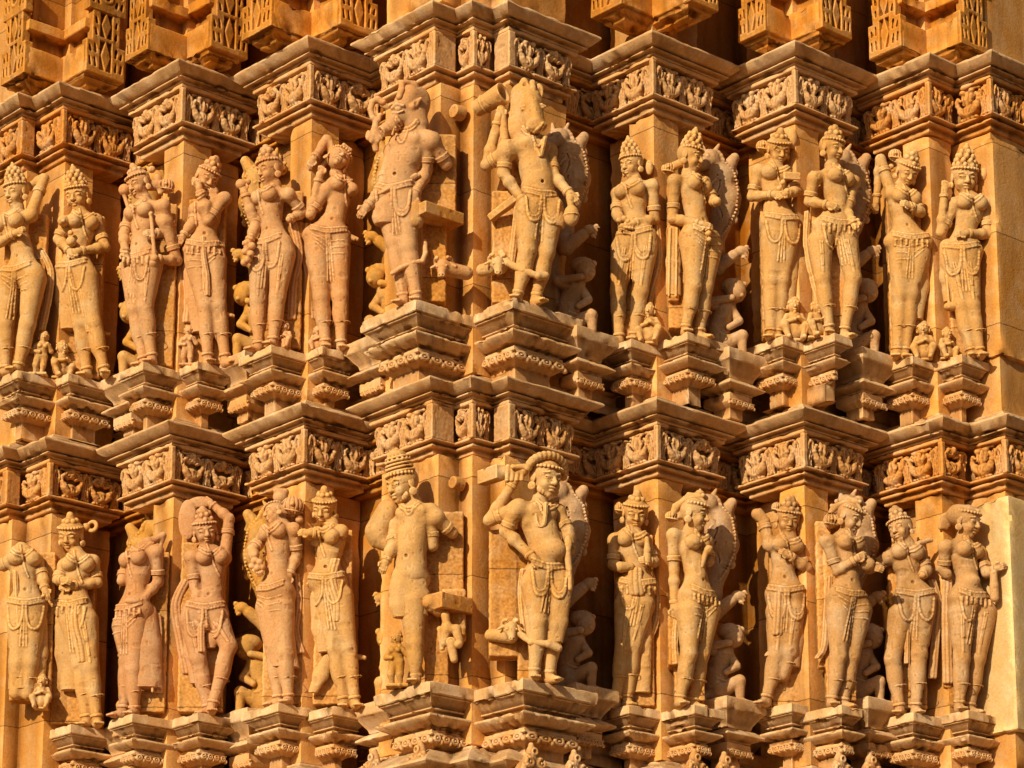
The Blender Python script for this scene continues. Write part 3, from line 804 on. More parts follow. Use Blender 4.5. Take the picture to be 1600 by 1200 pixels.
        # trunk
        n0 = s.w((S['N'][0], S['N'][1], S['N'][2] if len(S['N']) > 2 else 0))
        bw_, bd = (28, 22) if male else (23.5, 18)
        B.ell(c0, np.array((bw_, bd, 27))*q, Rc, 6*q)
        B.cap(c0*.45+w0*.55, w0, (24 if male else 17.5)*q, (24 if male else 16)*q, 8*q)
        B.ell(w0*.45+p0*.55, np.array((25 if male else 21.5, 20 if male else 16.5, 20))*q, Rp, 9*q)
        hw = S.get('hw', 29 if not male else 27)+(1.5 if not male else 0)
        B.ell(p0, np.array((hw, 21.5, 21))*q, Rp, 8*q)
        for sx in (-1, 1):
            B.ell(p0+Rp@(np.array((sx*13,-9,-5))*q), 15.5*q, None, 6*q)
        if S.get('belly'): b_ = S['belly']; B.ell(s.w((b_[0], b_[1], 14*k)), np.array((b_[2], b_[2]*.75, b_[2]*.8))/k*s.m, None, 6*q)
        if not male:
            for sx in (-1, 1):
                B.ell(c0+Rc@(np.array((sx*12.2, 14.5, 3))*q), np.array((12.2,11.8,12.0))*q, Rc, 2.0*q)
        else:
            for sx in (-1, 1): B.ell(c0+Rc@(np.array((sx*12, 13, 8))*q), np.array((13,9,10))*q, Rc, 5*q)
        nv = w0*.5+p0*.5+Rp@(np.array((0, 17 if not male else 21, 5))*q); B.ell(nv, 2.6*q, None, 2*q, sub=True)
        if 'H' in S:
            hc = s.w((S['H'][0], S['H'][1], S['H'][6] if len(S['H']) > 6 else 0))
            B.cap(n0, hc, (9 if not male else 11)*q, (8 if not male else 10.5)*q, 4*q)
            for dz in (3, 7): 
                if not male: B.torus(n0*.7+hc*.3+np.array((0,0,(dz-8)*q)), 8.6*q, .9*q, (0,-.3,1), 1*q)
        B.cap(c0*.4+n0*.6, n0, 13*q, 9*q, 6*q)
        # arms
        J = s.J = {}
        for key in ('AL','AR','AL2','AR2'):
            A = S.get(key)
            if not A: continue
            sh = s.w(dep(A[0], C, ya))-np.array((0,0,3.5*q))
            ra = (9.2, 7.8, 5.6) if not male else (11.2, 9.2, 6.6)
            B.cap(c0*.55+n0*.45 if not key.endswith('2') else c0, sh, 11*q, (9 if not male else 11.5)*q, 6*q)
            B.ell(sh, (9.6 if not male else 12.4)*q, None, 6*q)
            if len(A) > 1 and A[1]:
                shd = dep(A[0], C, ya)[2]
                e = A[1] if len(A[1]) > 2 else (A[1][0], A[1][1], shd)
                el = s.w(e); B.cap(sh, el, ra[0]*q, ra[1]*q, 4*q)
                J[key+'arm'] = (sh, el)
                if len(A) > 2 and A[2]:
                    h = A[2] if len(A[2]) > 2 else (A[2][0], A[2][1], max(shd, 16*k))
                    ha = s.w(h); B.cap(el, ha, ra[1]*.98*q, ra[2]*q, 2.5*q)
                    fl = el+(ha-el)*.3; B.ell(fl, (ra[1]+.8)*q, None, 3*q)
                    J[key+'fore'] = (el, ha)
                    if not (len(A) > 3 and A[3] == 'stub'): s.hand(el, ha, q*(1.05 if male else .95), side=1 if key[1] == 'L' else -1)
        # legs
        for key in ('LL','LR'):
            A = S.get(key)
            if not A: continue
            hip = dep(A[0], Pv, yp); kn = A[1] if len(A[1]) > 2 else (A[1][0], A[1][1], hip[2]+4*k)
            an = A[2] if len(A[2]) > 2 else (A[2][0], A[2][1], hip[2]-1*k)
            h, kk, a = s.w(hip), s.w(kn), s.w(an)
            if S.get('ground', True) and not (len(A) > 4 and A[4] == 'cut'): a[2] = s.zt+7*q
            g = 1.08 if male else 1.0
            B.cap(h, kk, 19.6*g*q, 12.2*g*q, 8*q); pass
            if len(A) > 4 and A[4] == 'cut':
                B.cap(kk, a, 12.2*q, 10.5*q, 5*q); J[key] = (h, kk, a); continue
            B.cap(kk, a, 11.6*g*q, 7.0*g*q, 5*q)
            ca = kk*.68+a*.32; B.ell(ca+np.array((0, 3.0*q, 0)), np.array((9.6*g, 10.8*g, 22))*q, None, 9*q)
            fd = A[3] if len(A) > 3 and A[3] else (yp, )
            fa = radians(fd[0]); fv = np.array((sin(fa), -cos(fa), 0)); rv = np.array((cos(fa), sin(fa), 0))
            heel = a+np.array((0,0,-1.5*q)); toe = heel+fv*17*q+np.array((0,0,-2.2*q))
            B.cap(heel-fv*3*q, heel+fv*6*q, 6.2*q, 6*q, 3*q); B.cap(heel+fv*4*q, toe, 6.6*q, 4.6*q, 3*q)
            for i in range(5):
                o = toe+rv*(i-2)*2.9*q+fv*(1.5-abs(i-1.2)*.8)*q
                B.cap(o, o+fv*5*q, 2.1*q, 1.9*q, 1.2*q)
            J[key] = (h, kk, a)
        s.c0, s.p0, s.w0, s.n0, s.Rc, s.Rp = c0, p0, w0, n0, Rc, Rp
    # ---- things laid on the body
    def onbody(s, pts, part, r, beads=False, out=.3, n=26, k=.0015):
        """pts are world points; the line is let fall on to the carved body from the front"""
        B = s.parts['body']
        pts = np.array(pts); L = np.concatenate([[0], np.cumsum(np.linalg.norm(np.diff(pts, axis=0), axis=1))])
        t = np.linspace(0, L[-1], n); q = np.stack([np.interp(t, L, pts[:,i]) for i in range(3)], 1)
        if len(pts) > 2:                                  # round the corners of the strand
            q0 = q.copy(); wn = max(2, n//7)
            for i in range(1, n-1):
                w_ = min(wn, i, n-1-i); q[i] = q0[i-w_:i+w_+1].mean(0)
        res = []
        for x, y, z in q:
            yy = B.front(x, z)
            if yy is None: res.append(None)
            else: res.append(np.array((x, yy-out*r, z)))
        f = s.part('relief'); r = r*1.42
        for a, b in zip(res[:-1], res[1:]):
            if a is None or b is None or np.linalg.norm(a-b) > 9*s.m+3*np.linalg.norm(q[1]-q[0]): continue
            if beads: f.ell(a, r*1.15, None, k)
            else: f.cap(a, b, r, None, k)
    def ring(s, a, b, t, R, r, part, wide=1, k=.001):
        part = 'relief'; c = a+(b-a)*t; s.part(part).torus(c, R, r, b-a, k)
        if wide > 1:
            d = (b-a)/np.linalg.norm(b-a)
            for i in range(1, wide): s.part(part).torus(c+d*r*1.7*i, R, r*.85, b-a, k)
    def dress(s, S):
        q = s.m*s.sc; J = s.J; male = S.get('male', False); off = S.get('no', ())
        s.parts['body'].bake(.003)
        p0, c0, n0, w0, Rp, Rc = s.p0, s.c0, s.n0, s.w0, s.Rp, s.Rc
        ln = lambda o, R, pts: [o+R@(np.array((a, 22, b))*q) for a, b in pts]
        if 'neck' not in off:
            s.onbody(ln(n0, Rc, [(-16,-3),(-9,-12),(0,-16),(9,-12),(16,-3)]), 'necklace', 1.7*q, True, n=22)
            s.onbody(ln(n0, Rc, [(-18,-6),(-10,-17),(0,-21),(10,-17),(18,-6)]), 'necklace', 1.3*q)
            if not male: s.onbody(ln(c0, Rc, [(-9,24),(-5,8),(-1,-8),(2,-18),(6,-26)]), 'necklace', 1.3*q, False, n=22)
            else: s.onbody(ln(c0, Rc, [(-10,24),(-6,6),(0,-2),(6,6),(10,24)]), 'necklace', 1.4*q, True, n=26)
        if 'girdle' not in off:
            for dz, r in ((9,1.6),(5.5,1.2),(2.5,1.4)):
                s.onbody(ln(p0, Rp, [(-27,dz+2),(-14,dz-3),(0,dz-6),(14,dz-3),(27,dz+2)]), 'girdle', r*q, dz == 5.5, n=40)
            v = s.seed//13 % 5 if not male else 0            # no two skirts are tied alike
            if v in (0, 2, 3):
                for sx in ((-1, 1) if v != 3 else (1 if Rp[0,1] < 0 else -1,)):
                    for dd, r in (((0,1.2),(3.4,1.1),(7.5,1.6)) if v == 0 else ((3,1.6),)):
                        s.onbody(ln(p0, Rp, [(sx*2,-2),(sx*3,-24-dd),(sx*12,-40-dd),(sx*22,-34-dd),(sx*26,-4)]), 'girdle', r*q, dd > 4, n=40)
            if v in (1, 4):                                   # wrapped cloth: slanting folds from hip to knee
                sx = 1 if v == 1 else -1
                for i in range(3):
                    s.onbody(ln(p0, Rp, [(-sx*(24-3*i),-4-7*i),(0,-16-9*i),(sx*24,-12-11*i)]), 'girdle', .8*q, n=34)
            if v in (3, 4):
                for i in range(7):
                    x_ = -24+8*i; s.onbody(ln(p0, Rp, [(x_,-4),(x_*1.02,-12-(i%2)*4)]), 'girdle', 1.5*q, True, n=7)
            if v not in (0, 3): off = tuple(off)+('strings',)
            if not male and 'strings' not in off:
                for key in ('LL','LR'):
                    if key in J:
                        h_, k_, a_ = J[key]; fw = np.array((0,-20*q,0))
                        for dx in (-1.6, 1.8):
                            s.onbody([h_+np.array((dx*q,0,-6*q))+fw, h_*.5+k_*.5+np.array((dx*.8*q,0,0))+fw, k_+np.array((dx*.4*q,0,4*q))+fw], 'girdle', .95*q, dx < 0, n=44)
                        s.parts['relief'].ell(k_+np.array((0,-11.4*q,2*q)), np.array((3,1.8,4))*q, None, 1*q)
            if 'tassel' not in off:
                k_ = J.get(S.get('tl', 'LR')) or J.get('LR') or J.get('LL')
                dv_ = (k_[1]-k_[0])
                base = p0+Rp@(np.array((0,22,-4))*q)
                for dx in (-2.4, 0, 2.4):
                    s.onbody([base+np.array((dx*q,0,0)), base+dv_*.5+np.array((dx*1.5*q,0,0)), base+dv_*.95+np.array((dx*2*q,0,0))], 'girdle', 1.15*q, n=34)
        for key in J:
            a = J[key]
            if key.endswith('arm') and 'armlet' not in off: s.ring(a[0], a[1], .62, 9.1*q*(1.12 if male else 1), 1.5*q, 'armlet', 3)
            if key.endswith('fore') and 'bracelet' not in off: s.ring(a[0], a[1], .84, 6.4*q*(1.15 if male else 1), 1.4*q, 'bracelet', 2)
            if key in ('LL','LR') and 'anklet' not in off:
                s.ring(a[1], a[2], .86, 8.4*q, 1.1*q, 'anklet', 2)
                if not male and 'hem' not in off: s.ring(a[1], a[2]+np.array((6*q,0,0)), .52, 11.2*q, .9*q, 'hem')
    def bun(s, v, r, to=None, part='headdress', squash=1.0):
        """a chignon: a bound knot of hair with combed ridges, tied to the head"""
        k = s.Z[2]; m = s.m; c = s.w(v); r = r/k*m; f = s.part(part)
        f.ell(c, (r, r*.8, r*squash), None, .004)
        if to is not None: f.cap(c, s.w(to), r*.62, r*.7, .008)
        for i in range(7):
            a = pi*i/7
            f.chain([c+np.array((r*1.0*sin(b_)*cos(a), -r*.82*abs(sin(b_))*sin(a)-0*r, r*squash*1.0*cos(b_))) for b_ in np.linspace(.25, pi-.25, 9)], .0032, .0015, sub=True)
        f.torus(c+np.array((0,0,-r*squash*.45)), r*.86, .0035, (.2,-.2,1)); f.ell(c+np.array((0,-r*.82,0)), r*.22, None, .002)
    def ram(s, v, sc=1.0, look=-10):
        """a ram's head with curled horns"""
        k = s.Z[2]; m = s.m*sc; c = s.w(v); R = rotm(look, 25); f = s.part('ram_head')
        L = lambda a, b, e: c+R@(np.array((a, b, e))*m)
        f.ell(c, np.array((8.5,10,9.5))*m, R, 2*m); f.cap(L(0,5,-2), L(0,13,-9), 7*m, 4.6*m, 2*m); f.ell(L(0,14,-10), np.array((5,3.5,3.5))*m, R, 1*m)
        for o in (-1, 1):
            f.chain([L(o*(5+6*sin(t)*.6+2), 1-6*sin(t), 7+4*cos(t)-1.6*t) for t in np.linspace(0, 5, 10)], 2.8*m, .8*m, 1.5*m)
            f.ell(L(o*6,8.5,1), 1.7*m, None, .4*m); f.cap(L(o*9,-1,2), L(o*16,1,-1), 2.6*m, 1.4*m, 1*m); f.ell(L(o*2.2,16.6,-9.6), 1.0*m, None, .5*m, sub=True)
        f.chain([L(-4,15,-12.4), L(0,17,-12.8), L(4,15,-12.4)], .7*m, .4*m, sub=True)
    def finish(s, root, names=None):
        r = tuple(root.location)
        i = 0
        if 'relief' in s.parts: s.parts['body'].apply(s.parts.pop('relief'))
        for nm, f in s.parts.items():
            i += 1
            base = nm.split('#')[0]
            f.build(base, s.mats.get(base, M['pier'] if base in ('backing_slab','broken_strut') else s.mat), root, .004 if base in ('backing_slab',) else .0028, .0005 if base != 'backing_slab' else .003, s.seed+i, r)
STAT_GROUP = 'carved standing figures in the two rows of niches'
NF = [0]
def statue(ped, Z, label, mat, S, kind='stone_statue', dy=.085):
    NF[0] += 1
    pd = PED[ped]; dep = pd['y']+dy+S.get('dy', 0)
    f = Fig(Z, dep, M[mat], NF[0]*13)
    f.zt = pd['z']; f.sc = S.get('s', 1.05)
    f.body(S)
    if 'H' in S and S.get('style') != 'beast': f.head(S['H'], S.get('style', 'tall'), beard=S.get('beard', False))
    k = Z[2]; q = f.m*f.sc
    if S.get('pre'): S['pre'](f)
    f.dress(S)
    # scarves and cloth edges: ribbons hanging free
    for ri, rb in enumerate(S.get('scarf', ())):
        pts = [f.w(v) for v in rb['p']]; w_ = rb.get('w', 5)*q
        fd = f.part('scarf#%d' % ri)
        for t in ((-1, 0, 1) if rb.get('fold', True) else (0,)):
            pp = [v+np.array((t*w_*.62, abs(t)*1.5*q, 0)) for v in pts]
            # smooth the hanging line
            sm = []
            for i in range(len(pp)-1):
                for tt in np.linspace(0, 1, 6)[:-1]:
                    p_1 = pp[max(i-1,0)]; p1 = pp[i]; p2 = pp[i+1]; p3 = pp[min(i+2, len(pp)-1)]
                    sm.append(.5*((2*p1)+(-p_1+p2)*tt+(2*p_1-5*p1+4*p2-p3)*tt**2+(-p_1+3*p1-3*p2+p3)*tt**3))
            sm.append(pp[-1]); fd.chain(sm, w_*.42, .0015, w_*.5)
    for sk in S.get('skirt', ()):       # panels of cloth beside a leg
        fd = f.part('skirt'); pts = [f.w(v) for v in sk[0]]
        for i in range(len(pts)-1): fd.cloth(pts[i], pts[i+1], sk[1][i]*q, sk[1][i+1]*q, 4*q, .62, pts[-1][2])
        if len(sk) > 2:
            for fo in sk[2]: fd.chain([f.w(v) for v in fo], 2.0*q, 1.2*q)
    if S.get('post'): S['post'](f)
    # the uncarved stone that holds the figure to the wall
    for bx in S.get('slab', ()):
        x0, y0, x1, y1 = bx[:4]; d0, d1 = (bx[4], bx[5]) if len(bx) > 5 else (-34, -10)
        a, b = f.w((x0, y0, 0)), f.w((x1, y1, 0))
        cx = (a+b)/2; hx = abs(b[0]-a[0])/2; hz = abs(b[2]-a[2])/2
        y0_, y1_ = dep-d1*f.m, dep-d0*f.m
        Rr = np.array([[cos(radians(-4)),-sin(radians(-4)),0],[sin(radians(-4)),cos(radians(-4)),0],[0,0,1]])
        f.part('backing_slab').box((cx[0], (y0_+y1_)/2, cx[2]), (hx, (y1_-y0_)/2, hz), None, .008, .01)
    base = f.w((S['P'][0], S['P'][1], 0))
    root = empty(kind, (base[0], dep, f.zt), label, 'statue', STAT_GROUP)
    f.finish(root)
    return f, root
Z1=(0,230,2.61); Z2=(170,220,2.667); Z3=(360,200,2.667); Z4=(550,110,3.0); Z5=(730,110,2.609); Z6=(930,170,2.668); Z7=(1160,170,2.609); Z8=(1350,190,2.553)
Z9=(0,770,2.79); Z10=(170,750,2.667); Z11=(355,730,2.553); Z12=(560,690,2.353); Z13=(730,690,2.355); Z14=(930,730,2.552); Z15=(1160,740,2.609); Z16=(1350,750,2.667)
def blob(f, part, v, r, k=2, **kw): f.part(part).ell(f.w(v), np.array(r)*np.ones(3)/f.Z[2]*f.m, None, k*f.m)
def caps(f, part, pts, r, r2=None, k=3): f.part(part).chain([f.w(v) for v in pts], r/f.Z[2]*f.m, k*f.m, None if r2 is None else r2/f.Z[2]*f.m)
def boxp(f, part, x0, y0, x1, y1, d0, d1, yaw=0, rnd=.004):
    a, b = f.w((x0,y0,0)), f.w((x1,y1,0)); k = f.Z[2]; c = (a+b)/2
    c[1] = f.y-(d0+d1)/2/k*f.m
    R = rotm(yaw); R = np.stack([R[:,0], -R[:,1], R[:,2]], 1)
    f.part(part).box(c, (abs(b[0]-a[0])/2, abs(d1-d0)/2/k*f.m, abs(b[2]-a[2])/2), R, rnd)

# ---------------------------------------------------------------- upper row
statue(('L4',0,'l'), Z1, 'woman statue at the left edge, one arm behind her head, upper row', 'buff', dict(
    H=(66,188,50,-32,4,0,6), style='tall', N=(72,252), C=(58,325,-18), W=(92,425), P=(92,515,-20), hw=33,
    AL=[(2,300),(-22,400,10),(62,352,60)], AR=[(125,270),(180,128,-20),(112,165,-40)],
    LL=[(42,545),(25,720),(24,895),(-50,)], LR=[(138,540),(112,725),(72,895),(-25,)],
    scarf=[dict(p=[(172,425,-20),(205,500,-25),(200,600,-25),(172,740,-20)], w=5)], slab=[(20,260,165,905)]))
statue(('L4',0,'r'), Z1, 'crowned woman statue holding a bundle, second from left in the upper row', 'buff', dict(
    H=(315,200,50,-14,8,-3,8), style='tall', N=(325,262), C=(330,325,14), W=(318,415), P=(305,500,-14),
    AL=[(272,300),(238,375,20),(285,425,55)], AR=[(392,290),(428,408,-5),(322,424,55)],
    LL=[(290,535),(328,720),(358,905),(-20,)], LR=[(350,535),(382,720),(428,920),(10,)],
    skirt=[([(258,500,-5),(268,620,-8),(285,745,-8)],(15,16,14))],
    scarf=[dict(p=[(318,460,52),(325,560,56),(345,660,50),(362,750,40)], w=4), dict(p=[(370,745,-10),(435,760,-12)], w=5)],
    slab=[(235,270,400,930)],
    pre=lambda f: (blob(f,'held_bundle',(258,300,62),24), blob(f,'held_bundle',(258,300,82),9), blob(f,'held_bundle',(290,385,66),22), blob(f,'held_bundle',(288,350,66),12))))
statue(('L3',0,'l'), Z2, 'four-armed pinkish statue holding an upright staff before its chest', 'pink', dict(
    H=(125,182,50,-35,12,-6,8), style='bun', N=(150,245), C=(148,315,-24), W=(140,415), P=(138,500,-22), hw=28,
    AL=[(92,292),(62,390,4),(68,468,40)], AR=[(228,262),(262,388,-4),(190,384,55)], AR2=[(235,330),(285,500,-10),(198,492,50)],
    LL=[(102,535),(108,700),(150,895),(-35,)], LR=[(168,535),(152,690),(182,900),(-15,)], no=('armlet2',),
    slab=[(150,250,262,930),(215,480,268,790)],
    skirt=[([(100,540,10),(112,620,14),(122,690,16)],(15,12,8))],
    pre=lambda f: (caps(f,'staff',[(176,310,66),(184,400,70),(190,475,66)],8,9), blob(f,'staff',(190,490,62),18), blob(f,'staff',(176,305,66),11),
                   f.bun((242,188,-16),34,(160,185,-10)), blob(f,'headdress',(205,160,-20),20), blob(f,'headdress',(180,120,-10),16), caps(f,'headdress',[(200,150,-10),(215,215,-10)],11),
                   blob(f,'lotus',(66,205,-10),26), caps(f,'lotus',[(66,230,-10),(85,290,-10),(70,390,0)],9))))
statue(('L3',0,'r'), Z2, 'woman statue covering her face with one hand', 'pink', dict(
    H=(408,158,50,24,18,14,4), style='knob', N=(432,220), C=(415,300,-38), W=(402,375), P=(392,455,6), hw=31, cr=8,
    AL=[(378,285),(345,348,30),(312,395,40)], AR=[(482,232),(415,332,46),(376,196,72)],
    LL=[(368,505),(402,690),(414,900),(20,)], LR=[(440,505),(455,690),(488,905),(40,)],
    skirt=[([(345,520,-8),(362,650,-10),(388,800,-8)],(14,15,14))],
    scarf=[dict(p=[(312,410,0),(308,520,-18),(330,620,-20),(325,750,-18)], w=6), dict(p=[(392,400,60),(395,480,60),(408,560,56),(410,640,50)], w=4), dict(p=[(450,705,-10),(510,728,-12)], w=5)],
    slab=[(330,230,470,920)]))
statue(('L2',0,'l'), Z3, 'crowned woman statue facing left with a fruit cluster beside her hip', 'pink', dict(
    H=(163,178,54,-42,4,0,10), style='knob', N=(185,240), C=(165,305,-28), W=(172,400), P=(180,490,-24), hw=30,
    AL=[(108,285),(92,370,10),(58,268,30)], AR=[(242,268),(300,352,-6),(246,380,20),'stub'], AL2=[(115,330),(100,420,20),(80,470,40)],
    LL=[(128,535),(115,720),(118,905),(-45,)], LR=[(218,530),(196,705),(176,905),(-22,)],
    scarf=[dict(p=[(262,395,-18),(285,520,-24),(262,650,-24),(255,790,-18)], w=6)], slab=[(125,250,290,905)],
    pre=lambda f: ([blob(f,'fruit_cluster',v,16) for v in ((68,480,40),(90,492,46),(62,515,44),(84,525,48),(74,548,40),(58,560,30))],
                   blob(f,'flower',(45,235,26),24), caps(f,'flower',[(45,235,26),(72,225,26)],14))))
statue(('L2',0,'r'), Z3, 'woman statue leaning back, face turned up, both arms lifted', 'pink', dict(
    H=(448,132,50,24,-26,34,10), style='swept', N=(440,198), C=(450,265,26), W=(438,365), P=(402,450,6), hw=36, cr=10,
    AL=[(398,250),(334,360,30),(372,196,50)], AR=[(482,225),(402,48,-20),(348,128,10)],
    LL=[(362,500),(378,705),(398,895),(5,)], LR=[(448,505),(458,700),(462,895),(12,)],
    scarf=[dict(p=[(318,400,-10),(303,480,-20),(328,620,-20),(340,790,-18)], w=6), dict(p=[(470,440,0),(515,462,-4)], w=7)],
    slab=[(330,220,480,905)]))
statue(('L4',1,'l'), Z9, 'headless statue with broken feet at the left edge, lower row', 'buff', dict(
    N=(92,240), C=(105,305,8), W=(115,400), P=(118,495,0), hw=29,
    AL=[(45,290),(6,318,0)], AR=[(160,290),(186,368,6),(196,420,40)],
    LL=[(88,560),(78,740),(70,872),None,'cut'], LR=[(142,560),(132,740),(118,876),None,'cut'], ground=False,
    skirt=[([(110,600,0),(105,740,-2),(95,860,-4)],(24,22,20)),([(165,560,-14),(160,700,-18),(150,860,-18)],(14,16,14))],
    scarf=[dict(p=[(66,340,50),(70,440,52),(76,540,52),(78,610,50)], w=4)], slab=[(60,250,215,900)],
    pre=lambda f: (caps(f,'broken_neck',[(68,250,5),(112,250,-5)],20), )))
statue(('L4',1,'r'), Z9, 'woman statue with big ring earring and long folded sash, lower far left', 'buff', dict(
    H=(308,188,54,-14,14,6,8), style='bun', N=(336,268), C=(338,330,8), W=(330,420), P=(316,502,-8), hw=29,
    AL=[(282,310),(252,380,30),(272,380,62)], AR=[(405,290),(424,392,-4),(310,406,55)],
    LL=[(312,560),(350,745),(378,998),(-15,)], LR=[(372,560),(396,760),(424,1005),(15,)],
    skirt=[([(278,560,0),(292,700,-4),(310,862,-6)],(14,17,15))],
    scarf=[dict(p=[(330,480,58),(332,580,62),(352,660,56),(362,730,50)], w=8)], slab=[(240,280,390,1000)],
    pre=lambda f: (f.part('earring').torus(f.w((402,146,-8)), 20/f.Z[2]*f.m, 9/f.Z[2]*f.m, (0.3,1,0)), blob(f,'headdress',(375,150,-8),18))))
statue(('L3',1,'l'), Z10, 'reddish statue with missing head holding a bowl at its belly', 'rose', dict(
    N=(165,262), C=(128,345,-28), W=(118,450), P=(105,545,-22), hw=27,
    AL=[(82,330),(55,420,0)], AR=[(200,288),(206,425,-2),(118,528,50)],
    LL=[(68,610),(78,740),(58,955),(-50,)], LR=[(112,605),(102,790),(108,960),(-20,)],
    skirt=[([(130,570,-6),(140,700,-8),(150,870,-8)],(26,28,26),[[(95,620,30),(98,740,28),(96,860,24)],[(180,600,22),(178,740,22),(182,880,20)]])],
    scarf=[dict(p=[(200,560,-8),(205,640,-10),(195,740,-10),(205,880,-10)], w=6), dict(p=[(90,320,50),(140,290,46),(175,262,30)], w=5)],
    slab=[(80,290,230,960)],
    pre=lambda f: (blob(f,'held_bowl',(102,505,56),(36,22,18)), caps(f,'broken_neck',[(165,262,0),(225,232,-20)],20,14), caps(f,'broken_neck',[(225,232,-20),(215,290,-20)],14,8))))
statue(('L3',1,'r'), Z10, 'reddish woman statue with a leafy halo, arm bent overhead, legs crossed', 'rose', dict(
    H=(402,216,50,12,4,-10,10), style='knob', N=(408,278), C=(425,340,12), W=(432,455), P=(402,545,2), hw=32, cr=-6,
    AL=[(345,312),(358,445,10),(388,575,48)], AR=[(482,318),(502,160,-18),(424,98,-30)],
    LL=[(350,590),(372,745),(420,905,-10),(-40,)], LR=[(448,590),(500,692,20),(428,930,24),(10,)], tl='LL',
    scarf=[dict(p=[(320,420,-20),(278,520,-24),(298,660,-24),(325,800,-20)], w=7), dict(p=[(385,600,60),(384,660,58),(386,710,56)], w=5)],
    skirt=[([(345,600,-4),(355,720,-10),(375,850,-12)],(14,15,12)), ([(430,600,20),(430,660,16),(425,700,14)],(10,10,6))],
    slab=[(300,250,470,960),(300,90,370,270,-34,-24)],
    pre=lambda f: (blob(f,'halo',(328,165,-26),(38,12,86)), blob(f,'halo',(385,92,-28),(52,12,24)))))
statue(('L2',1,'l'), Z11, 'woman statue with a large round chignon and hidden face, lower row', 'pink', dict(
    H=(190,185,42,-70,-8,-24,0), style='wig', N=(215,222), C=(205,275,-26), W=(206,395), P=(192,495,-22), hw=28,
    AL=[(152,262),(100,330,10),(120,392,44)], AR=[(265,240),(278,350,-4),(248,432,20)],
    LL=[(165,560),(185,730),(205,930),(-60,)], LR=[(218,560),(232,740),(244,935),(-15,)],
    skirt=[([(190,560,6),(210,700,8),(232,800,6)],(24,22,20))],
    scarf=[dict(p=[(272,430,-10),(282,540,-14),(270,650,-14),(292,735,-10)], w=6)], slab=[(150,230,300,940)],
    no=('tassel',),
    pre=lambda f: (f.bun((262,156,6),46,(200,180,0),squash=.92), blob(f,'headdress',(288,210,0),16), blob(f,'headdress',(212,118,-16),(30,24,26)), caps(f,'headdress',[(196,92,-16),(228,100,-16)],15,19),
                   [blob(f,'fruit_cluster',v,15) for v in ((110,372,50),(128,380,52),(100,395,46),(120,402,52),(138,400,48),(108,350,48))])))
statue(('L2',1,'r'), Z11, 'woman statue with arms folded over her chest, looking down', 'buff', dict(
    H=(388,166,48,-16,18,10,10), style='bun', N=(418,228), C=(412,300,-24), W=(402,390), P=(400,455,-6), hw=28,
    AL=[(368,262),(330,268,40),(410,255,50),'stub'], AR=[(455,248),(445,275,30),(330,262,66)],
    LL=[(398,520),(428,720),(468,938),(-5,)], LR=[(452,520),(482,720),(512,945),(15,)],
    skirt=[([(368,520,-2),(380,640,-6),(400,740,-6)],(14,16,13)), ([(400,770,-8),(372,830,0),(340,900,4)],(9,11,6))],
    scarf=[dict(p=[(432,370,46),(415,450,54),(440,540,52),(440,610,48)], w=7), dict(p=[(490,745,-12),(535,760,-12)], w=7)],
    slab=[(350,240,490,940)]))
def beast_head(f, snout, ears, c, r, tusk=False):
    pass
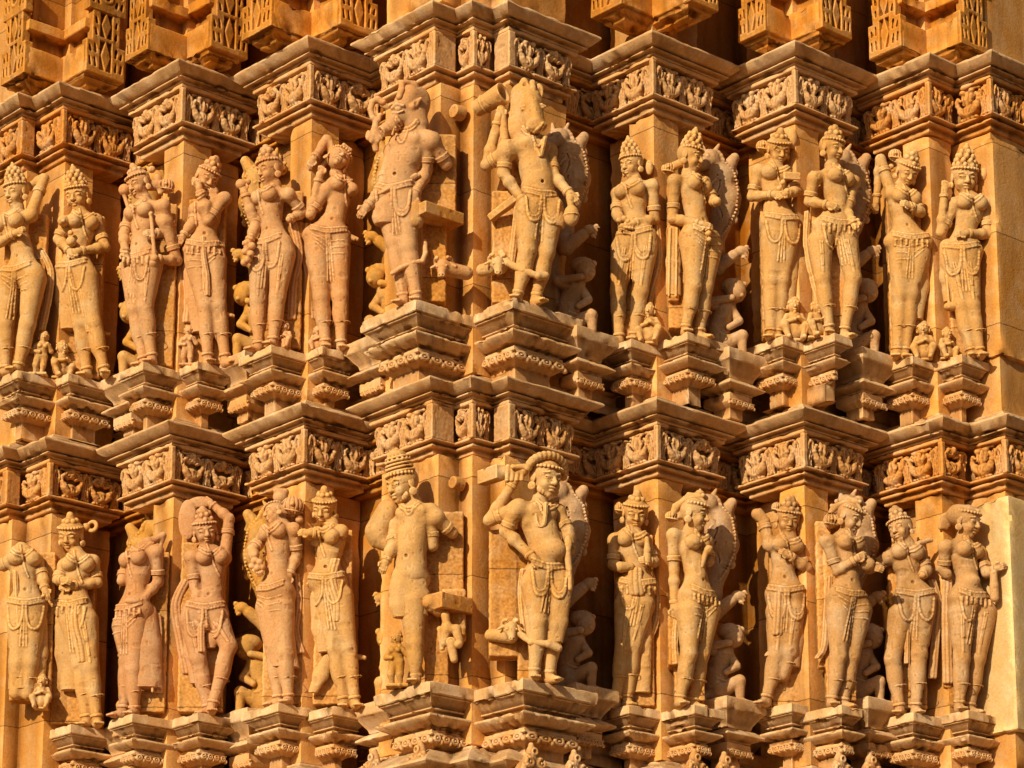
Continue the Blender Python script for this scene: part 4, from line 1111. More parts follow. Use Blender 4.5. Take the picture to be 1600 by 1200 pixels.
def boar(f):
    k = f.Z[2]; m = f.m
    B = f.part('body')
    E = lambda v, r, kk=3, sub=False: B.ell(f.w(v), np.array(r)*np.ones(3)/k*m, None, kk*m, sub)
    E((268,128,8), (60,64,62), 6); E((312,150,-24), (58,50,80), 10)
    B.cap(f.w((246,165,26)), f.w((186,262,44)), 55/k*m, 38/k*m, 8*m); E((262,212,30), (50,38,46), 8)
    E((166,276,46), (34,30,33), 3); B.cone(f.w((160,276,50)), f.w((136,288,58)), 30/k*m, 28/k*m, 3*m)
    B.cap(f.w((302,262,-4)), f.w((292,180,-10)), 62/k*m, 52/k*m, 10*m)
    B.cap(f.w((280,172,58)), f.w((322,132,52)), 21/k*m, 7/k*m, 3*m); E((302,152,70), (10,8,15), 2, True)
    E((216,178,80), (15,9,10), 1.5); E((214,178,89), (5,4,4), 1, True)
    B.chain([f.w((188,176,74)), f.w((210,158,82)), f.w((240,164,86))], 7.5/k*m, 3*m); B.chain([f.w((190,196,76)), f.w((216,198,84)), f.w((240,188,84))], 4/k*m, 2*m)
    for e in ((136,278,62),(142,292,70)): E(e, 6.5, 1, True)
    B.chain([f.w((160,308,60)), f.w((190,306,78)), f.w((222,290,84))], 2.6/k*m, 1.2*m, sub=True)
    B.cap(f.w((190,300,80)), f.w((198,268,90)), 7/k*m, 3/k*m, 1*m)
    K = f.part('headdress')
    K.chain([f.w((235,60,44)), f.w((232,95,64)), f.w((222,125,74))], 16/k*m, 3*m); K.chain([f.w((255,60,30)), f.w((290,70,10)), f.w((320,110,-10))], 18/k*m, 6*m)
    T = f.part('lotus')
    T.chain([f.w((x,y,14)) for x, y in ((144,150),(120,136),(96,148),(86,185),(98,222),(122,232),(132,210))], 17/k*m, 2*m, 12/k*m)
    T.cap(f.w((112,240,14)), f.w((106,290,14)), 15/k*m, 20/k*m, 3*m)
    for a in range(5): T.ell(f.w((76+15*a, 305+12*(a%2), 24)), np.array((14,12,26))/k*m, None, 2*m)
    T.cap(f.w((106,300,14)), f.w((112,372,0)), 24/k*m, 16/k*m, 4*m)
    # strut, block and ram's head left from the broken arms
    R = rotm(48.5); R = np.stack([R[:,0], -R[:,1], R[:,2]], 1)
    c = f.w((400,682,0)); c[1] -= 0.0; f.part('broken_strut').box(c, (.105,.05,.026), np.stack([np.array((PV[0],PV[1],0)), np.array((QV[0],QV[1],0)), np.array((0,0,1.))],1), .004)
    f.part('broken_strut').cap(f.w((300,640,46)), f.w((300,705,44)), 34/k*m, 38/k*m, 4*m)
    Gd = f.part('garland'); Gd.chain([f.w(v) for v in ((190,950,30),(230,925,40),(285,902,44),(330,895,30),(344,860,4),(342,800,-30))], 12/k*m, 2*m)
    A = f.part('ram_head'); f.ram((428,918,6), 1.25, -12)
    A.cap(f.w((440,930,0)), f.w((535,950,-40)), 34/k*m, 34/k*m, 4*m)
statue(('C',0,'l'), Z4, 'boar-headed god statue with a broken block at its side', 'pink', dict(male=True, s=1.12, style='beast',
    H=(262,150,80,-35,10,0), N=(290,245), C=(265,370,-18), W=(232,478), P=(222,575,-16), hw=25,
    AL=[(192,372),(142,560,14),(70,640,40)], AR=[(352,312),(350,470,-10),(292,585,44)], AR2=[(375,320),(442,440,-20)],
    LL=[(168,625),(200,800),(244,1045),(-30,)], LR=[(246,622),(262,825),(305,1045),(-8,)],
    slab=[(280,270,485,650,-62,-22),(330,640,440,1060,-60,-20)], skirt=[([(165,640,14),(160,690,16),(160,720,14)],(22,19,15)),([(240,610,20),(222,660,22),(215,690,18)],(21,17,13))],
    pre=boar, scarf=[dict(p=[(120,580,50),(200,540,66),(300,490,50)], w=6)]))
def bull(f):
    k = f.Z[2]; m = f.m; B = f.part('body')
    B.ell(f.w((258,130,6)), np.array((50,56,66))/k*m, None, 6*m)
    B.cap(f.w((258,145,18)), f.w((278,214,52)), 50/k*m, 40/k*m, 8*m)
    B.ell(f.w((282,226,66)), np.array((45,30,27))/k*m, None, 4*m); B.cap(f.w((268,130,62)), f.w((280,205,84)), 16/k*m, 14/k*m, 8*m)
    B.cap(f.w((225,100,-20)), f.w((210,250,-20)), 50/k*m, 58/k*m, 10*m)
    for e in ((232,158,58),(304,152,52)): B.ell(f.w(e), np.array((14,10,8))/k*m, None, 1.5*m); B.chain([f.w((e[0]-16,e[1]-8,e[2]+2)), f.w((e[0],e[1]-14,e[2]+8)), f.w((e[0]+16,e[1]-6,e[2]+2))], 4/k*m, 2*m)
    for e in ((266,220,98),(304,222,94)): B.ell(f.w(e), np.array((7,6,5))/k*m, None, 1.5*m, sub=True)
    B.chain([f.w((244,240,84)), f.w((280,246,98)), f.w((320,238,84))], 3.6/k*m, 1.5*m, sub=True)
    for e in ((232,62,4),(292,86,4)):
        B.ell(f.w(e), np.array((21,14,36))/k*m, None, 3*m); B.ell(f.w((e[0]+4,e[1]+4,e[2]+15)), np.array((9,8,22))/k*m, None, 3*m, sub=True)
    K = f.part('headdress'); K.chain([f.w((266,50,20)), f.w((268,75,36)), f.w((272,110,50))], 13/k*m, 3*m)
    C_ = f.part('club'); C_.cone(f.w((36,158,-50)), f.w((150,92,34)), 34/k*m, 48/k*m, 3*m); C_.cone(f.w((118,112,12)), f.w((160,86,42)), 18/k*m, 37/k*m, 2*m, True); C_.torus(f.w((72,138,-24)), 38/k*m, 5/k*m, f.w((150,92,34))-f.w((36,158,-50)))
    C_.cap(f.w((140,150,14)), f.w((152,280,20)), 16/k*m, 18/k*m, 3*m)
    W = f.part('water_pot'); W.ell(f.w((425,592,40)), np.array((32,30,46))/k*m, None, 4*m); W.cap(f.w((422,545,40)), f.w((420,520,40)), 14/k*m, 18/k*m, 3*m); W.torus(f.w((425,592,40)), 31/k*m, 4/k*m, (0,0,1))
    S_ = f.part('strut'); a_, b_ = f.w((92,606,-24)), f.w((205,520,30)); x_ = (b_-a_)/np.linalg.norm(b_-a_); y_ = np.cross((0,0,1.), x_); y_ /= np.linalg.norm(y_); S_.box((a_+b_)/2, (np.linalg.norm(b_-a_)/2, 17/k*m, 16/k*m), np.stack([x_, y_, np.cross(x_, y_)], 1), .004)
    Gd = f.part('garland'); Gd.chain([f.w(v) for v in ((140,745,4),(165,785,20),(225,815,36),(290,838,36),(312,840,24))], 15/k*m, 2*m); Gd.cap(f.w((290,840,30)), f.w((318,838,20)), 18/k*m, None, 2*m)
    A = f.part('ram_head'); f.ram((124,788,16), 1.25, 8); A.cap(f.w((135,800,-4)), f.w((62,815,-40)), 32/k*m, 27/k*m, 4*m)
statue(('C',0,'r'), Z5, 'bull-headed god statue with a club on its shoulder and a water pot', 'buff', dict(male=True, s=1.08, style='beast',
    H=(258,130,66,20,10,0), N=(245,240), C=(262,335,18), W=(288,450), P=(288,525,14), hw=25,
    AL=[(160,310),(148,420,20),(232,540,52)], AR=[(332,320),(352,430,-4),(420,505,36)], AL2=[(165,320),(80,385,-14),(130,190,20)],
    LL=[(248,575),(246,740),(202,905),(-10,)], LR=[(338,570),(320,745),(278,905),(40,)],
    slab=[(100,470,180,930,-52,-18),(180,230,300,930,-52,-18)], skirt=[([(248,555,6),(246,600,8),(244,620,8)],(23,20,18)),([(335,560,2),(345,620,2),(344,640,2)],(21,19,17))],
    pre=bull, scarf=[dict(p=[(255,270,60),(290,330,66),(300,345,66),(318,270,60)], w=3), dict(p=[(205,560,40),(190,700,0),(180,780,-10)], w=5)]))
statue(('R2',0,'l'), Z6, 'crowned woman statue in half shadow clasping a lotus at her waist', 'buff', dict(
    H=(150,235,48,-34,2,2,8), style='tall', N=(168,300), C=(158,362,-16), W=(168,445), P=(172,535,-10), hw=30,
    AL=[(95,345),(90,440,0),(118,482,40)], AR=[(240,312),(248,462,-2),(158,478,52)],
    LL=[(118,585),(96,760),(100,950),(-45,)], LR=[(208,578),(188,760),(160,945),(-12,)],
    scarf=[dict(p=[(258,490,-14),(266,640,-20),(235,760,-20),(220,840,-16)], w=5)], slab=[(95,300,250,950)],
    pre=lambda f: ([blob(f,'lotus',v,13) for v in ((100,465,58),(120,458,62),(135,470,60),(112,490,60))], blob(f,'earring',(226,245,-4),(17,14,34)))))
statue(('R2',0,'r'), Z6, 'tall-crowned woman statue facing right with a round bun, upper row', 'buff', dict(
    H=(398,205,52,48,2,0,6), style='tall', N=(388,272), C=(402,335,38), W=(418,440), P=(432,535,28), hw=30,
    AL=[(330,292),(322,458,14),(442,482,56)], AR=[(452,300),(492,385,-10),(505,388,20),'stub'],
    LL=[(408,580),(410,740),(375,912),(10,)], LR=[(478,575),(458,740),(432,905),(60,)],
    slab=[(300,300,420,905),(300,480,350,800,-34,0)],
    skirt=[([(330,500,-12),(326,640,-14),(326,780,-14)],(10,11,12),[[(312,500,6),(308,640,6),(306,780,6)],[(340,500,6),(338,640,6),(336,780,6)]])],
    pre=lambda f: (f.bun((304,250,-10),29,(385,215,0)), blob(f,'held_fruit',(508,385,36),18), blob(f,'lotus',(472,520,60),14), blob(f,'lotus',(475,545,56),11))))
statue(('R3',0,'l'), Z7, 'woman statue with a side bun looking down at a palm-leaf book', 'buff', dict(
    H=(148,168,48,14,22,-4,10), style='bun', N=(134,230), C=(128,285,12), W=(130,385), P=(152,465,8), hw=29,
    AL=[(65,245),(40,358,4),(126,350,55)], AR=[(182,268),(222,335,10),(178,345,60)],
    LL=[(126,530),(116,700),(114,918),(-15,)], LR=[(182,520),(160,700),(142,918),(10,)], tl='LL',
    skirt=[([(196,520,-14),(186,680,-16),(172,830,-14)],(14,15,13))],
    scarf=[dict(p=[(226,430,-18),(226,520,-22),(208,620,-22),(196,740,-18)], w=6)], slab=[(70,230,230,925)],
    pre=lambda f: (f.bun((84,154,-8),30,(140,165,0)), blob(f,'headdress',(202,122,-10),(24,24,46)), boxp(f,'palm_leaf_book',160,285,232,315,60,72,10), [blob(f,'palm_leaf_book',v,12) for v in ((150,325,64),(165,300,64),(182,335,66))])))
statue(('R3',0,'r'), Z7, 'woman statue facing right with one knee bent forward, upper row', 'buff', dict(
    H=(366,166,50,34,3,0,8), style='knob', N=(366,232), C=(376,298,28), W=(386,398), P=(372,485,14), hw=33,
    AL=[(292,275),(272,378,14),(348,392,50)], AR=[(452,290),(424,418,6),(450,462,40)],
    LL=[(316,545),(326,690),(356,905),(-5,)], LR=[(420,540),(452,690),(412,905),(40,)],
    scarf=[dict(p=[(266,420,-18),(262,560,-24),(290,700,-24),(330,830,-18)], w=5)], slab=[(280,240,440,905)],
    pre=lambda f: [blob(f,'lotus',v,10) for v in ((470,455,46),(455,475,48),(478,470,44))]))
statue(('R4',0,'l'), Z8, 'woman statue with one arm bent high over her bowed head', 'buff', dict(
    H=(172,205,46,14,24,10,6), style='knob', N=(140,268), C=(152,322,18), W=(152,395), P=(178,482,4), hw=37,
    AL=[(108,278),(66,150,0),(48,320,-24)], AR=[(190,300),(226,362,20),(186,338,58)],
    LL=[(150,540),(142,690),(130,922),(-12,)], LR=[(214,535),(186,690),(160,922),(6,)], tl='LL',
    skirt=[([(222,545,-14),(212,660,-18),(196,790,-16)],(16,17,14))], slab=[(90,270,250,925)],
    pre=lambda f: (f.bun((124,134,-8),28,(168,190,0)), blob(f,'headdress',(108,180,-12),12))))
statue(('R4',0,'r'), Z8, 'smiling crowned woman statue lifting a hand to her cheek, upper far right', 'buff', dict(
    H=(400,228,54,6,6,2,8), style='tall', N=(412,294), C=(420,345,8), W=(404,435), P=(390,520,-4), hw=31,
    AL=[(358,322),(308,442,14),(322,272,46)], AR=[(488,322),(492,450,-4),(408,446,52)],
    LL=[(352,565),(388,730),(430,920),(-5,)], LR=[(412,565),(432,730),(462,920),(10,)],
    skirt=[([(335,500,0),(342,620,-4),(352,720,-6)],(13,15,13),[[(322,500,24),(330,620,22),(340,740,20)],[(345,510,28),(352,620,26),(356,735,20)]])],
    scarf=[dict(p=[(452,500,-8),(455,540,-10)], w=5)], slab=[(330,300,480,925)],
    pre=lambda f: (blob(f,'earring',(478,210,-6),(16,16,28)), blob(f,'skirt',(352,738,6),(34,24,20)))))
# ---------------------------------------------------------------- lower row, from the centre to the right
def warrior(f):
    k = f.Z[2]; m = f.m
    f.part('broken_strut').box(f.w((335,600,-6)), (.085,.05,.034), np.stack([np.array((PV[0],PV[1],0)), np.array((QV[0],QV[1],0)), np.array((0,0,1.))],1), .005)
    f.part('broken_strut').cap(f.w((262,590,30)), f.w((300,612,10)), 28/k*m, 34/k*m, 4*m)
    A = f.part('small_figure')
    for a, b, r in (((320,640,30),(325,680,30),16),((325,680,30),(315,740,24),20),((325,690,30),(362,690,30),20),((360,690,34),(372,740,34),18),((340,740,34),(352,800,30),18),((300,690,24),(308,760,20),12)): A.cap(f.w(a), f.w(b), r/k*m, r*.8/k*m, 2*m)
    A.ell(f.w((368,745,44)), 16/k*m, None, 2*m); A.torus(f.w((340,735,44)), 12/k*m, 5/k*m, (0,1,0))
    f.part('backing_slab').box(f.w((350,640,-30)), (.05,.02,.11), None, .01)
    S_ = f.part('shield'); S_.cap(f.w((70,330,-30)), f.w((110,250,-34)), 46/k*m, 40/k*m, 6*m); S_.cap(f.w((80,360,-30)), f.w((110,385,-24)), 40/k*m, 24/k*m, 6*m)
statue(('C',1,'l'), Z12, 'bearded god statue in a tall ribbed cap with broken arms', 'buff', dict(male=True, s=1.03, beard=True, style='cap',
    H=(160,162,56,-40,4,0,8), N=(205,222), C=(205,285,-14), W=(192,400), P=(190,490,-12), hw=25,
    AL=[(140,300),(124,390,20),(102,440,34)], AR=[(265,250),(272,382,-6)], AR2=[(285,270),(345,335,-16)],
    LL=[(162,560),(164,600),(164,618),None,'cut'], LR=[(200,590),(205,740),(212,885),(-14,)],
    skirt=[([(185,505,4),(196,570,6),(202,640,6)],(27,26,22)), ([(160,540,14),(162,600,16),(168,648,14)],(19,19,16))],
    slab=[(215,240,385,560,-58,-22),(250,540,330,890,-58,-20)], pre=warrior, no=('girdle','hem')))
def axe(f):
    k = f.Z[2]; m = f.m
    A = f.part('axe'); R = np.stack([np.array((PV[0],PV[1],0)), np.array((QV[0],QV[1],0)), np.array((0,0,1.))],1); A.box(f.w((88,124,-6)), (.024,.060,.030), R, .004); A.cap(f.w((120,114,16)), f.w((205,108,30)), 26/k*m, 22/k*m, 4*m)
    for i in range(4): A.cap(f.w((150+18*i,92,40)), f.w((146+18*i,140,40)), 9/k*m, 8/k*m, 1.5*m)
    Gd = f.part('garland'); Gd.chain([f.w(v) for v in ((178,660,-4),(190,705,14),(235,738,34),(300,745,40),(335,760,30))], 12/k*m, 2*m); Gd.cap(f.w((300,745,38)), f.w((335,760,30)), 15/k*m, None, 2*m)
    A = f.part('ram_head'); f.ram((160,688,14), 1.2, 10); A.cap(f.w((160,715,-6)), f.w((86,712,-30)), 28/k*m, 22/k*m, 4*m)
    C_ = f.part('sash_knot'); C_.ell(f.w((372,375,30)), np.array((14,10,30))/k*m, None, 3*m); C_.chain([f.w((368,400,30)), f.w((375,470,26)), f.w((378,540,20))], 14/k*m, 2*m, 9/k*m)
statue(('C',1,'r'), Z13, 'bearded pot-bellied god statue with an axe on its shoulder', 'buff', dict(male=True, s=1.08, beard=True, style='fan',
    H=(290,140,58,28,0,2,10), N=(268,215), C=(258,285,20), W=(290,385), P=(285,475,14), hw=26, belly=(312,398,52),
    AL=[(175,250),(142,330,20),(245,432,54)], AR=[(330,252),(372,330,-20),(380,400,-10),'stub'], AL2=[(190,235),(82,290,-10),(178,140,26)],
    LL=[(250,525),(262,660),(245,865),(8,)], LR=[(338,520),(318,680),(302,868),(45,)],
    slab=[(80,310,185,780,-50,-16),(185,220,330,870,-52,-18)], skirt=[([(252,520,4),(262,640,4),(258,740,2)],(23,19,15)),([(335,540,0),(325,660,-2),(318,740,-4)],(20,17,13))],
    pre=axe, scarf=[dict(p=[(250,225,56),(258,300,64),(282,305,66),(290,225,58)], w=3), dict(p=[(205,470,30),(196,560,0),(212,720,-8)], w=4)]))
statue(('R2',1,'l'), Z14, 'shaded woman statue with a bell and a raised bud, lower row', 'buff', dict(
    H=(160,186,50,4,14,4,8), style='bun', N=(152,250), C=(142,305,8), W=(160,392), P=(165,478,4), hw=29,
    AL=[(78,282),(72,390,4),(112,402,44),'stub'], AR=[(198,288),(236,378,10),(212,372,50)],
    LL=[(128,550),(112,725),(80,945),(-30,)], LR=[(186,550),(152,710),(128,945),(20,)],
    scarf=[dict(p=[(212,400,-12),(248,520,-22),(235,640,-22),(195,705,-18)], w=5), dict(p=[(160,410,52),(160,460,56),(165,500,52)], w=10)], slab=[(80,260,240,945)],
    skirt=[([(190,560,-14),(190,700,-16),(185,900,-16)],(13,13,13))],
    pre=lambda f: (caps(f,'bud',[(206,375,60),(208,330,62),(206,285,60)],17,9), caps(f,'bell',[(100,398,56),(140,398,50)],22,18), f.bun((98,162,-12),21,(150,180,0),squash=1.25))))
statue(('R2',1,'r'), Z14, 'woman statue with swept-back hair, facing right, arm hanging straight down', 'buff', dict(
    H=(398,190,54,54,2,0,6), style='swept', N=(378,252), C=(378,320,40), W=(402,428), P=(405,515,30), hw=29,
    AL=[(312,262),(314,410,14),(314,560,16)], AR=[(440,285),(455,380,-14)],
    LL=[(374,575),(374,745),(335,925),(20,)], LR=[(448,570),(422,745),(388,925),(60,)],
    slab=[(310,260,440,925),(290,590,330,790,-34,4)], scarf=[dict(p=[(325,600,10),(318,680,10),(322,780,10)], w=5)],
    pre=lambda f: (f.bun((306,196,-10),28,(390,185,0),squash=.85), blob(f,'held_fruit',(452,330,30),20), caps(f,'held_fruit',[(440,345,30),(425,395,30)],12,9))))
statue(('R3',1,'l'), Z15, 'woman statue with a broken raised arm on a chipped pedestal', 'brown', dict(
    H=(186,190,48,6,10,6,8), style='knob', N=(190,250), C=(178,312,6), W=(165,402), P=(176,490,0), hw=29,
    AL=[(112,282),(82,185,-4)], AR=[(222,300),(262,385,4),(192,335,56)],
    LL=[(148,565),(138,740),(95,940),(-35,)], LR=[(205,560),(190,720),(165,820),None,'cut'],
    skirt=[([(205,560,-4),(200,680,-6),(190,790,-6)],(17,18,15)), ([(140,720,14),(112,745,16)],(7,8))],
    scarf=[dict(p=[(150,480,50),(148,560,54),(142,650,50)], w=7), dict(p=[(245,440,-14),(262,560,-20),(245,680,-20)], w=5)], slab=[(110,260,275,940)],
    pre=lambda f: (f.bun((142,138,-8),24,(182,180,0)), caps(f,'broken_arm',[(62,165,-4),(90,195,-4)],26,24))))
statue(('R3',1,'r'), Z15, 'woman statue bowing her head right, hand pressed to her chest', 'brown', dict(
    H=(440,182,52,40,16,4,8), style='swept', N=(422,240), C=(418,300,26), W=(430,410), P=(424,505,18), hw=30,
    AL=[(345,268),(386,398,30),(462,350,62)], AR=[(478,295),(512,385,4),(532,385,24)],
    LL=[(392,565),(392,745),(362,920),(10,)], LR=[(475,560),(444,745),(408,915),(50,)],
    slab=[(300,180,380,780,-34,-16),(330,270,470,920)], scarf=[dict(p=[(355,420,6),(345,560,0),(335,700,-4),(310,750,-8)], w=5)],
    pre=lambda f: (f.bun((362,192,-14),32,(432,180,0)), blob(f,'held_fruit',(512,370,36),(30,26,28)))))
statue(('R4',1,'l'), Z16, 'woman statue with a top knot glancing back left, lower far right', 'brown', dict(
    H=(152,206,50,-32,-4,-12,8), style='knob', N=(178,262), C=(172,320,6), W=(185,412), P=(212,490,0), hw=31,
    AL=[(100,315),(72,345,-10)], AR=[(228,290),(262,375,6),(245,395,40),'stub'],
    LL=[(155,560),(118,745),(150,945),(-20,)], LR=[(242,545),(230,725),(214,945),(14,)],
    scarf=[dict(p=[(285,420,-14),(312,520,-22),(300,640,-22),(285,820,-16)], w=6), dict(p=[(205,270,20),(270,250,10)], w=6), dict(p=[(185,520,30),(182,640,30),(180,760,24)], w=4)], slab=[(100,270,270,945)]))
statue(('R4',1,'r'), Z16, 'round-bellied woman statue with thick swept hair holding a rod', 'brown', dict(
    H=(430,176,54,40,4,0,8), style='wig', N=(412,240), C=(412,310,28), W=(432,410), P=(432,495,20), hw=31, belly=(450,420,34),
    AL=[(338,268),(332,375,10)], AR=[(480,292),(512,388,0),(545,372,26)],
    LL=[(402,560),(408,745),(395,935),(8,)], LR=[(500,550),(472,745),(438,935),(60,)],
    slab=[(330,260,470,940),(320,400,370,860,-34,-6)], scarf=[dict(p=[(348,420,0),(345,600,-2),(350,840,-6)], w=7)],
    pre=lambda f: (caps(f,'rod',[(540,385,30),(542,440,30),(545,490,28)],15,19), caps(f,'broken_arm',[(318,372,14),(345,392,14)],20,22))))
# ================================================================== leogryphs in the recesses, and the small attendants
ZV = (930, 170, 2.668)
def vyala(dx, dy, mirror, depth, label, mat, seed, top=True, dxh=0):
    k = ZV[2]; m = MPP(depth, 600)/k
    def W(x, y, d=0):
        px, py = 930+x/k, 170+y/k
        if mirror: px = 1529-px
        return P(px+dx, py+dy, depth-d*m)
    sg = -1 if mirror else 1
    B = Field(); r = lambda v: v*m
    # trunk: a deep chest curving back and down to the haunch
    B.cap(W(470,235,20), W(520,290,6), r(44), r(58), r(22)); B.cap(W(520,290,6), W(545,380,0), r(58), r(56), r(22)); B.cap(W(545,380,0), W(515,480,4), r(56), r(44), r(22))
    B.cap(W(515,480,4), W(478,580,12), r(44), r(50), r(22)); B.ell(W(478,590,14), r(56), None, r(16))
    B.ell(W(500,330,30), (r(40),r(34),r(70)), None, r(14))
    # head, muzzle, brow, ears
    B.ell(W(470,215,34), (r(46),r(46),r(48)), None, r(8)); B.cap(W(458,222,52), W(425,238,74), r(32), r(26), r(8))
    B.cap(W(430,222,80), W(410,214,92), r(14), r(9), r(4)); B.chain([W(412,248,88), W(430,256,92), W(452,254,84)], r(5), r(2), None, True)
    for o in (-1, 1): B.ell(W(446+16*o,196,78), r(10), None, r(3)); B.cap(W(470+22*o,180,40), W(476+34*o,150,30), r(13), r(6), r(4))
    for i in range(9):
        a = -1.3+.33*i; B.ell(W(486+40*cos(a),228+50*sin(a),36), (r(12),r(14),r(13)), None, r(4))
    for i in range(10): B.ell(W(478+6.5*i,300-2.5*i+(i-4.5)**2*.8,62), r(6.5), None, r(2))
    # raised foreleg and standing hind leg, with toes and claws
    B.cap(W(478,600,20), W(500,668,44), r(42), r(32), r(10)); B.cap(W(500,668,44), W(572,612,50), r(32), r(24), r(9)); B.ell(W(602,594,50), (r(30),r(24),r(24)), None, r(8))
    for i in range(4): B.ell(W(626-4*i,576+14*i,56), (r(11),r(11),r(9)), None, r(3)); B.cap(W(630-4*i,578+14*i,60), W(640-5*i,584+15*i,60), r(5), r(2.5), r(2))
    B.cap(W(462,610,6), W(440,760,8), r(42), r(26), r(10)); B.cap(W(440,760,8), W(462,880,4), r(26), r(18), r(8)); B.cap(W(462,900,4), W(490,925,24), r(20), r(17), r(5))
    for i in range(7):                                   # scales along the spine
        B.ell(W(588-4*abs(i-3),270+32*i,-4), (r(15),r(12),r(19)), None, r(6))
    if top:
        B.cap(W(545,250,0), W(575,205,2), r(34), r(22), r(14))
    rim = [(545,215,20),(590,270,22),(604,340,20),(598,420,18),(566,490,18),(530,540,20)]
    for i in range(len(rim)-1):                          # beaded rim and combed mane on the flank
        for t in np.linspace(0, 1, 6)[:-1]:
            a_, b_ = np.array(rim[i]), np.array(rim[i+1]); v_ = a_*(1-t)+b_*t
            B.ell(W(v_[0]-14, v_[1], v_[2]+24), r(6.5), None, r(2))
    for j in range(5):
        B.chain([W(488+9*j+10*sin(t*2.2), 262+46*t+7*j, 74-6*j-3*t*j*.3) for t in np.linspace(0, 4, 9)], r(3.6), r(1.5), None, True)
    b0 = W(500, 930, 0)
    # the small warrior crouching under the paw
    W2 = lambda x, y, d=0: W(583+(x-583)*1.28, 735+(y-735)*1.28, d*1.25-6)
    r_ = r; r = lambda v: r_(v)*1.26
    H = Field()
    H.ell(W2(583,758,40), (r(33),r(33),r(36)), None, r(4)); H.ell(W2(570,742,30), (r(40),r(36),r(30)), None, r(4)); H.ell(W2(600,768,60), (r(9),r(9),r(8)), None, r(3))
    for i in range(5): H.ell(W2(552+14*i,722-6*abs(i-2)*-1,34), r(11), None, r(3))
    H.cap(W2(560,790,28), W2(552,805,26), r(20), r(22), r(5))
    H.cap(W2(545,815,26), W2(525,880,20), r(38), r(34), r(12)); H.cap(W2(525,880,20), W2(530,935,18), r(36), r(42), r(12))
    H.cap(W2(520,805,44), W2(490,790,58), r(18), r(16), r(5)); H.cap(W2(490,790,58), W2(556,778,66), r(16), r(12), r(4)); H.ell(W2(566,776,68), (r(14),r(11),r(12)), None, r(3))
    H.cap(W2(570,822,30), W2(592,852,44), r(17), r(14), r(5)); H.cap(W2(592,852,44), W2(560,872,58), r(14), r(11), r(4))
    H.cap(W2(545,930,30), W2(602,900,54), r(27), r(20), r(6)); H.cap(W2(602,900,54), W2(604,962,50), r(19), r(13), r(5)); H.cap(W2(604,966,52), W2(628,972,60), r(13), r(10), r(4))
    H.cap(W2(525,945,26), W2(468,960,46), r(27), r(19), r(6)); H.cap(W2(468,960,46), W2(520,985,56), r(18), r(13), r(5))
    H.chain([W2(505,860,48), W2(530,890,56), W2(556,900,52)], r(4), r(2))
    r = r_
    root = empty('lion_beast', tuple(b0), label[0], 'carved lion', 'rearing lion beasts in the recesses')
    V = B.build('body', M[mat], root, .0042, .0008, seed, tuple(b0))
    hb = W(530, 1050, 14)
    rt2 = empty('warrior_figure', tuple(hb), label[1], 'small figure', 'small warriors crouching below the lion beasts')
    H.build('body', M[mat], rt2, .0038, .0006, seed+2, tuple(hb))
    # their shelf
    z0 = W(500, 1046, 0)[2]; c = W(545, 1046, 0); e = .15; o = (c[0], c[1])
    rs = empty('recess_shelf', (o[0], o[1], z0), label[2], 'pedestal', 'moulded shelves under the lion beasts')
    rr = (o[0], o[1], z0); h = lambda v: z0-v/359*.8
    path = [(.3,.13),(-.12,.13),(-.12,-.13),(.12,-.13),(.12,.3)] if not mirror else [(.3,.12),(-.13,.12),(-.13,-.12),(.13,-.12),(.13,.3)]
    slab('top_slab', o, path, [(-.08, z0-.0005),(0,z0),(0,h(22)),(-.01,h(25)),(-.045,h(46)),(-.05,h(54)),(-.09,h(54.2))], M['ledge'], rs, rr, seed=seed, step=.015)
    slab('lip_moulding', o, path, [(-.09,h(54.4)),(-.04,h(56)),(-.008,h(67)),(-.008,h(70)),(-.05,h(78)),(-.05,h(80)),(-.09,h(80.2))], M['ledge'], rs, rr, seed=seed+2, step=.015)
    slab('carved_block', o, path, [(-.09,h(80.4)),(-.05,h(80.5)),(-.05,h(98)),(-.078,h(106)),(-.082,h(107)),(-.082,h(128)),(-.1,h(129))], M['frieze'], rs, rr, seed=seed+4, step=.015)
    put(CURL_ME, 'scroll_carving', rs, o, -.07 if mirror else .0, 0 if mirror else -.08, h(106), 'A' if mirror else 'B', rr, .9, .7, 1)
for nm, lst in (('right', (('C',-233,-33,.27),('R2',2,0,.53),('R3',208,0,.63))), ('left', (('C',207,-23,.40),('L2',0,5,.71),('L3',-178,33,.94)))):
    for pr, dx, dy, dep in lst:
        for lv in (0, 1):
            if nm == 'right': ddx, ddy = {'C':(-1,552),'R2':(-4,539),'R3':(8,540)}[pr]
            else: ddx, ddy = {'C':(16,565),'L2':(4,552),'L3':(-2,545)}[pr]
            x_, y_ = (dx, dy) if lv == 0 else (dx+ddx, dy+ddy)
            row = 'upper' if lv == 0 else 'lower'
            vyala(x_, y_, nm == 'left', dep, (f"rearing lion beast in the {row} recess {nm} of the {SIDE[pr]}", f"small warrior under the {row} lion beast, {nm} of the {SIDE[pr]}",
                  f"moulded shelf under the {row} lion beast {nm} of the {SIDE[pr]}"), 'ochre' if nm == 'left' else 'dim', 300+int(x_)+lv, True)
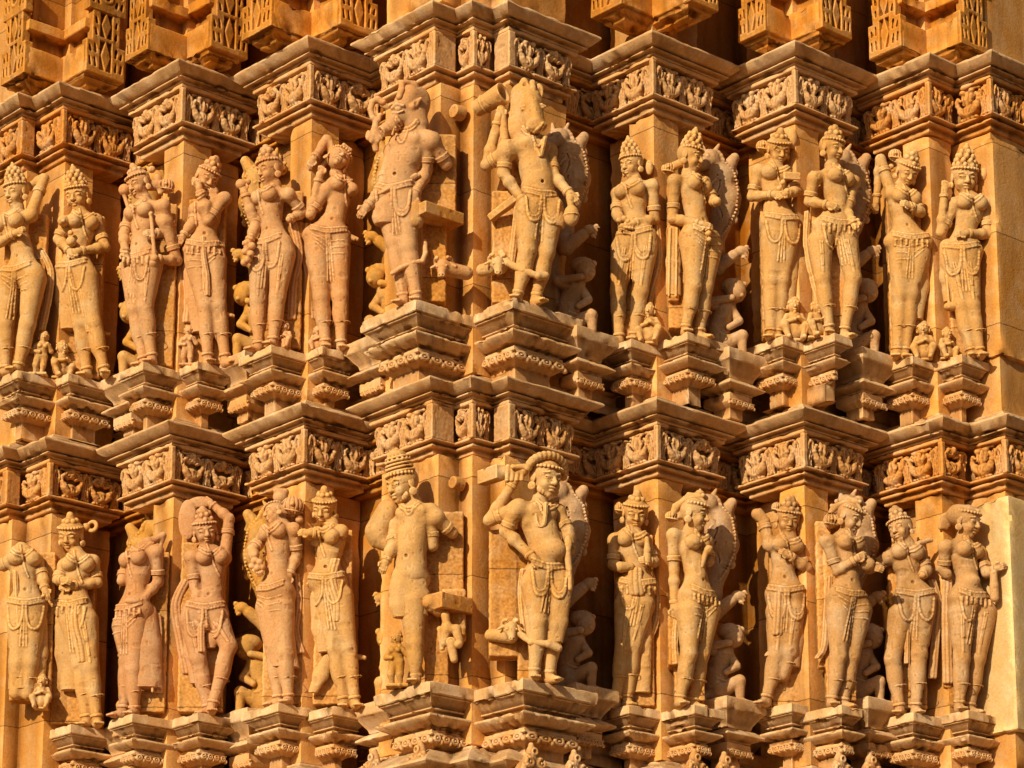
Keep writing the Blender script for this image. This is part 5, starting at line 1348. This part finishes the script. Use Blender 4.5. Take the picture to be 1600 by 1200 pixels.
UNIT = {
 'squat': dict(cap=[((0,.22,0),(0,.58,.02),.19,.15),((-.1,.2,.04),(-.24,.34,.17),.12,.09),((-.24,.34,.17),(-.16,.06,.2),.09,.06),((-.16,.05,.2),(-.17,.04,.32),.06,.05),((.1,.2,.04),(.24,.34,.17),.12,.09),((.24,.34,.17),(.16,.06,.2),.09,.06),((.16,.05,.2),(.17,.04,.32),.06,.05),
            ((-.16,.6,.02),(-.25,.42,.08),.075,.06),((-.25,.42,.08),(-.02,.46,.24),.06,.045),((.16,.6,.02),(.25,.42,.08),.075,.06),((.25,.42,.08),(.06,.5,.24),.06,.045),((0,.6,.02),(0,.74,.04),.09,.08)], head=(0,.80,.06,.155)),
 'stand': dict(cap=[((0,.46,0),(0,.70,0),.115,.125),((-.06,.45,.02),(-.09,.24,.06),.09,.065),((-.09,.24,.06),(-.07,.04,.02),.062,.042),((-.07,.03,.02),(-.09,.025,.12),.045,.038),((.06,.45,.02),(.07,.24,.03),.09,.065),((.07,.24,.03),(.06,.04,.0),.062,.042),((.06,.03,.02),(.09,.025,.11),.045,.038),
            ((-.13,.71,0),(-.2,.56,.02),.058,.048),((-.2,.56,.02),(-.05,.52,.14),.048,.036),((.13,.71,0),(.2,.58,.02),.058,.048),((.2,.58,.02),(.1,.72,.13),.048,.036),((0,.7,.0),(0,.80,.02),.06,.055)], head=(0,.875,.02,.105)),
}
def mini(px, py, hpx, kind, pier, lv, side, label, mat, yaw=0, dd=0., lean=0.):
    pd = PED[(pier, lv, side)]; dep = pd['y']+.09+dd
    b = P(px, py, dep); b[2] = pd['z'] if pd['K'] is not None else b[2]
    s = hpx/359*(D0+dep)/D0; R = rotm(yaw)
    T = lambda v: b+(R[:,0]*(v[0]+lean*v[1])+R[:,1]*v[2]+np.array((0,0,v[1])))*s
    f = Field()
    U = UNIT[kind]
    for a, c, ra, rb in U['cap']: f.cap(T(a), T(c), ra*s, rb*s, .035*s)
    x, z, d, r = U['head']; L = lambda a, e, u: T((x+a*r, z+u*r, d+e*r))
    f.ell(L(0,0,.1), np.array((.9,.95,1.05))*r*s, None, .02*s); f.cap(L(0,.8,.15), L(0,1.05,-.2), .12*r*s, .18*r*s, .05*r*s)
    for o in (-1, 1): f.ell(L(.38*o,.78,.12), .17*r*s, None, .03*r*s); f.ell(L(.95*o,0,-.1), np.array((.2,.25,.4))*r*s, None, .05*r*s)
    f.ell(L(0,.75,-.52), np.array((.32,.2,.12))*r*s, None, .05*r*s)
    f.ell(L(0,.6,-.85), .25*r*s, None, .15*r*s)
    if kind == 'stand':
        for o in (-1, 1): f.ell(T((o*.06,.665,.1)), .055*s, None, .01*s)
    f.box(T((0,.03,-.02)), (.2*s,.16*s,.03*s), None, .004, .02*s)
    root = empty('attendant_figure', tuple(b), label, 'small figure', 'small attendants at the feet of the statues')
    f.build('body', M[mat], root, .0028, .0006, int(px), tuple(b))
    g = Field()
    g.ell(L(0,-.15,.45), np.array((1.0,1.0,.85))*r*s, None, .03*s); g.ell(L(.2,-.3,1.2), .5*r*s, None, .05*s); g.ell(L(0,1.0,-.15), np.array((.8,.75,.95))*r*s, None, .02*r*s, sub=True)
    for i in range(7):
        a = radians(-90+30*i); g.ell(L(.95*sin(a),.85*cos(a)-.05,.55), .17*r*s, None, .02*s)
    g.build('hair', M[mat], root, .0026, .0006, int(px)+1, tuple(b))
for a in ((60,579,68,'stand','L4',0,'l','small standing attendant with arms raised, beside the leftmost upper statue','buff',10,-.0,.1),
          (94,583,58,'squat','L4',0,'r','small seated attendant at the left edge, eating with both hands','buff',35),
          (293,567,62,'stand','L3',0,'r','tiny standing woman attendant below the statue covering its face','pink',-5),
          (446,539,44,'squat','L2',0,'l','tiny pot-bellied seated attendant by the fruit-holding statue','pink',-30),
          (496,537,40,'squat','L2',0,'r','tiny worn seated attendant below the backward-leaning statue','pink',0),
          (1014,528,64,'squat','R2',0,'l','worn block-like seated attendant by the half-shaded lotus statue','buff',-10),
          (1241,526,68,'squat','R3',0,'l','stout attendant with big hair below the book-reading statue','buff',5),
          (1275,524,60,'squat','R3',0,'r','small seated attendant hugging its knees right beside a pier corner, upper row','buff',30),
          (1444,556,60,'squat','R4',0,'l','squatting attendant below the bowed statue at the far right','buff',-10),
          (1479,552,50,'squat','R4',0,'r','tiny crumbling seated attendant below the rightmost upper statue','buff',25),
          (64,1109,50,'squat','L4',1,'l','broken grinning attendant hanging by the headless statue','buff',0),
          (620,1068,82,'stand','C',1,'l','narrow attendant behind the leg of the bearded statue, lower centre left','ochre',-20,.05),
          (683,1068,20,'stand','C',0,'l','x','pink',0)):
    if a[7] != 'x': mini(*a)
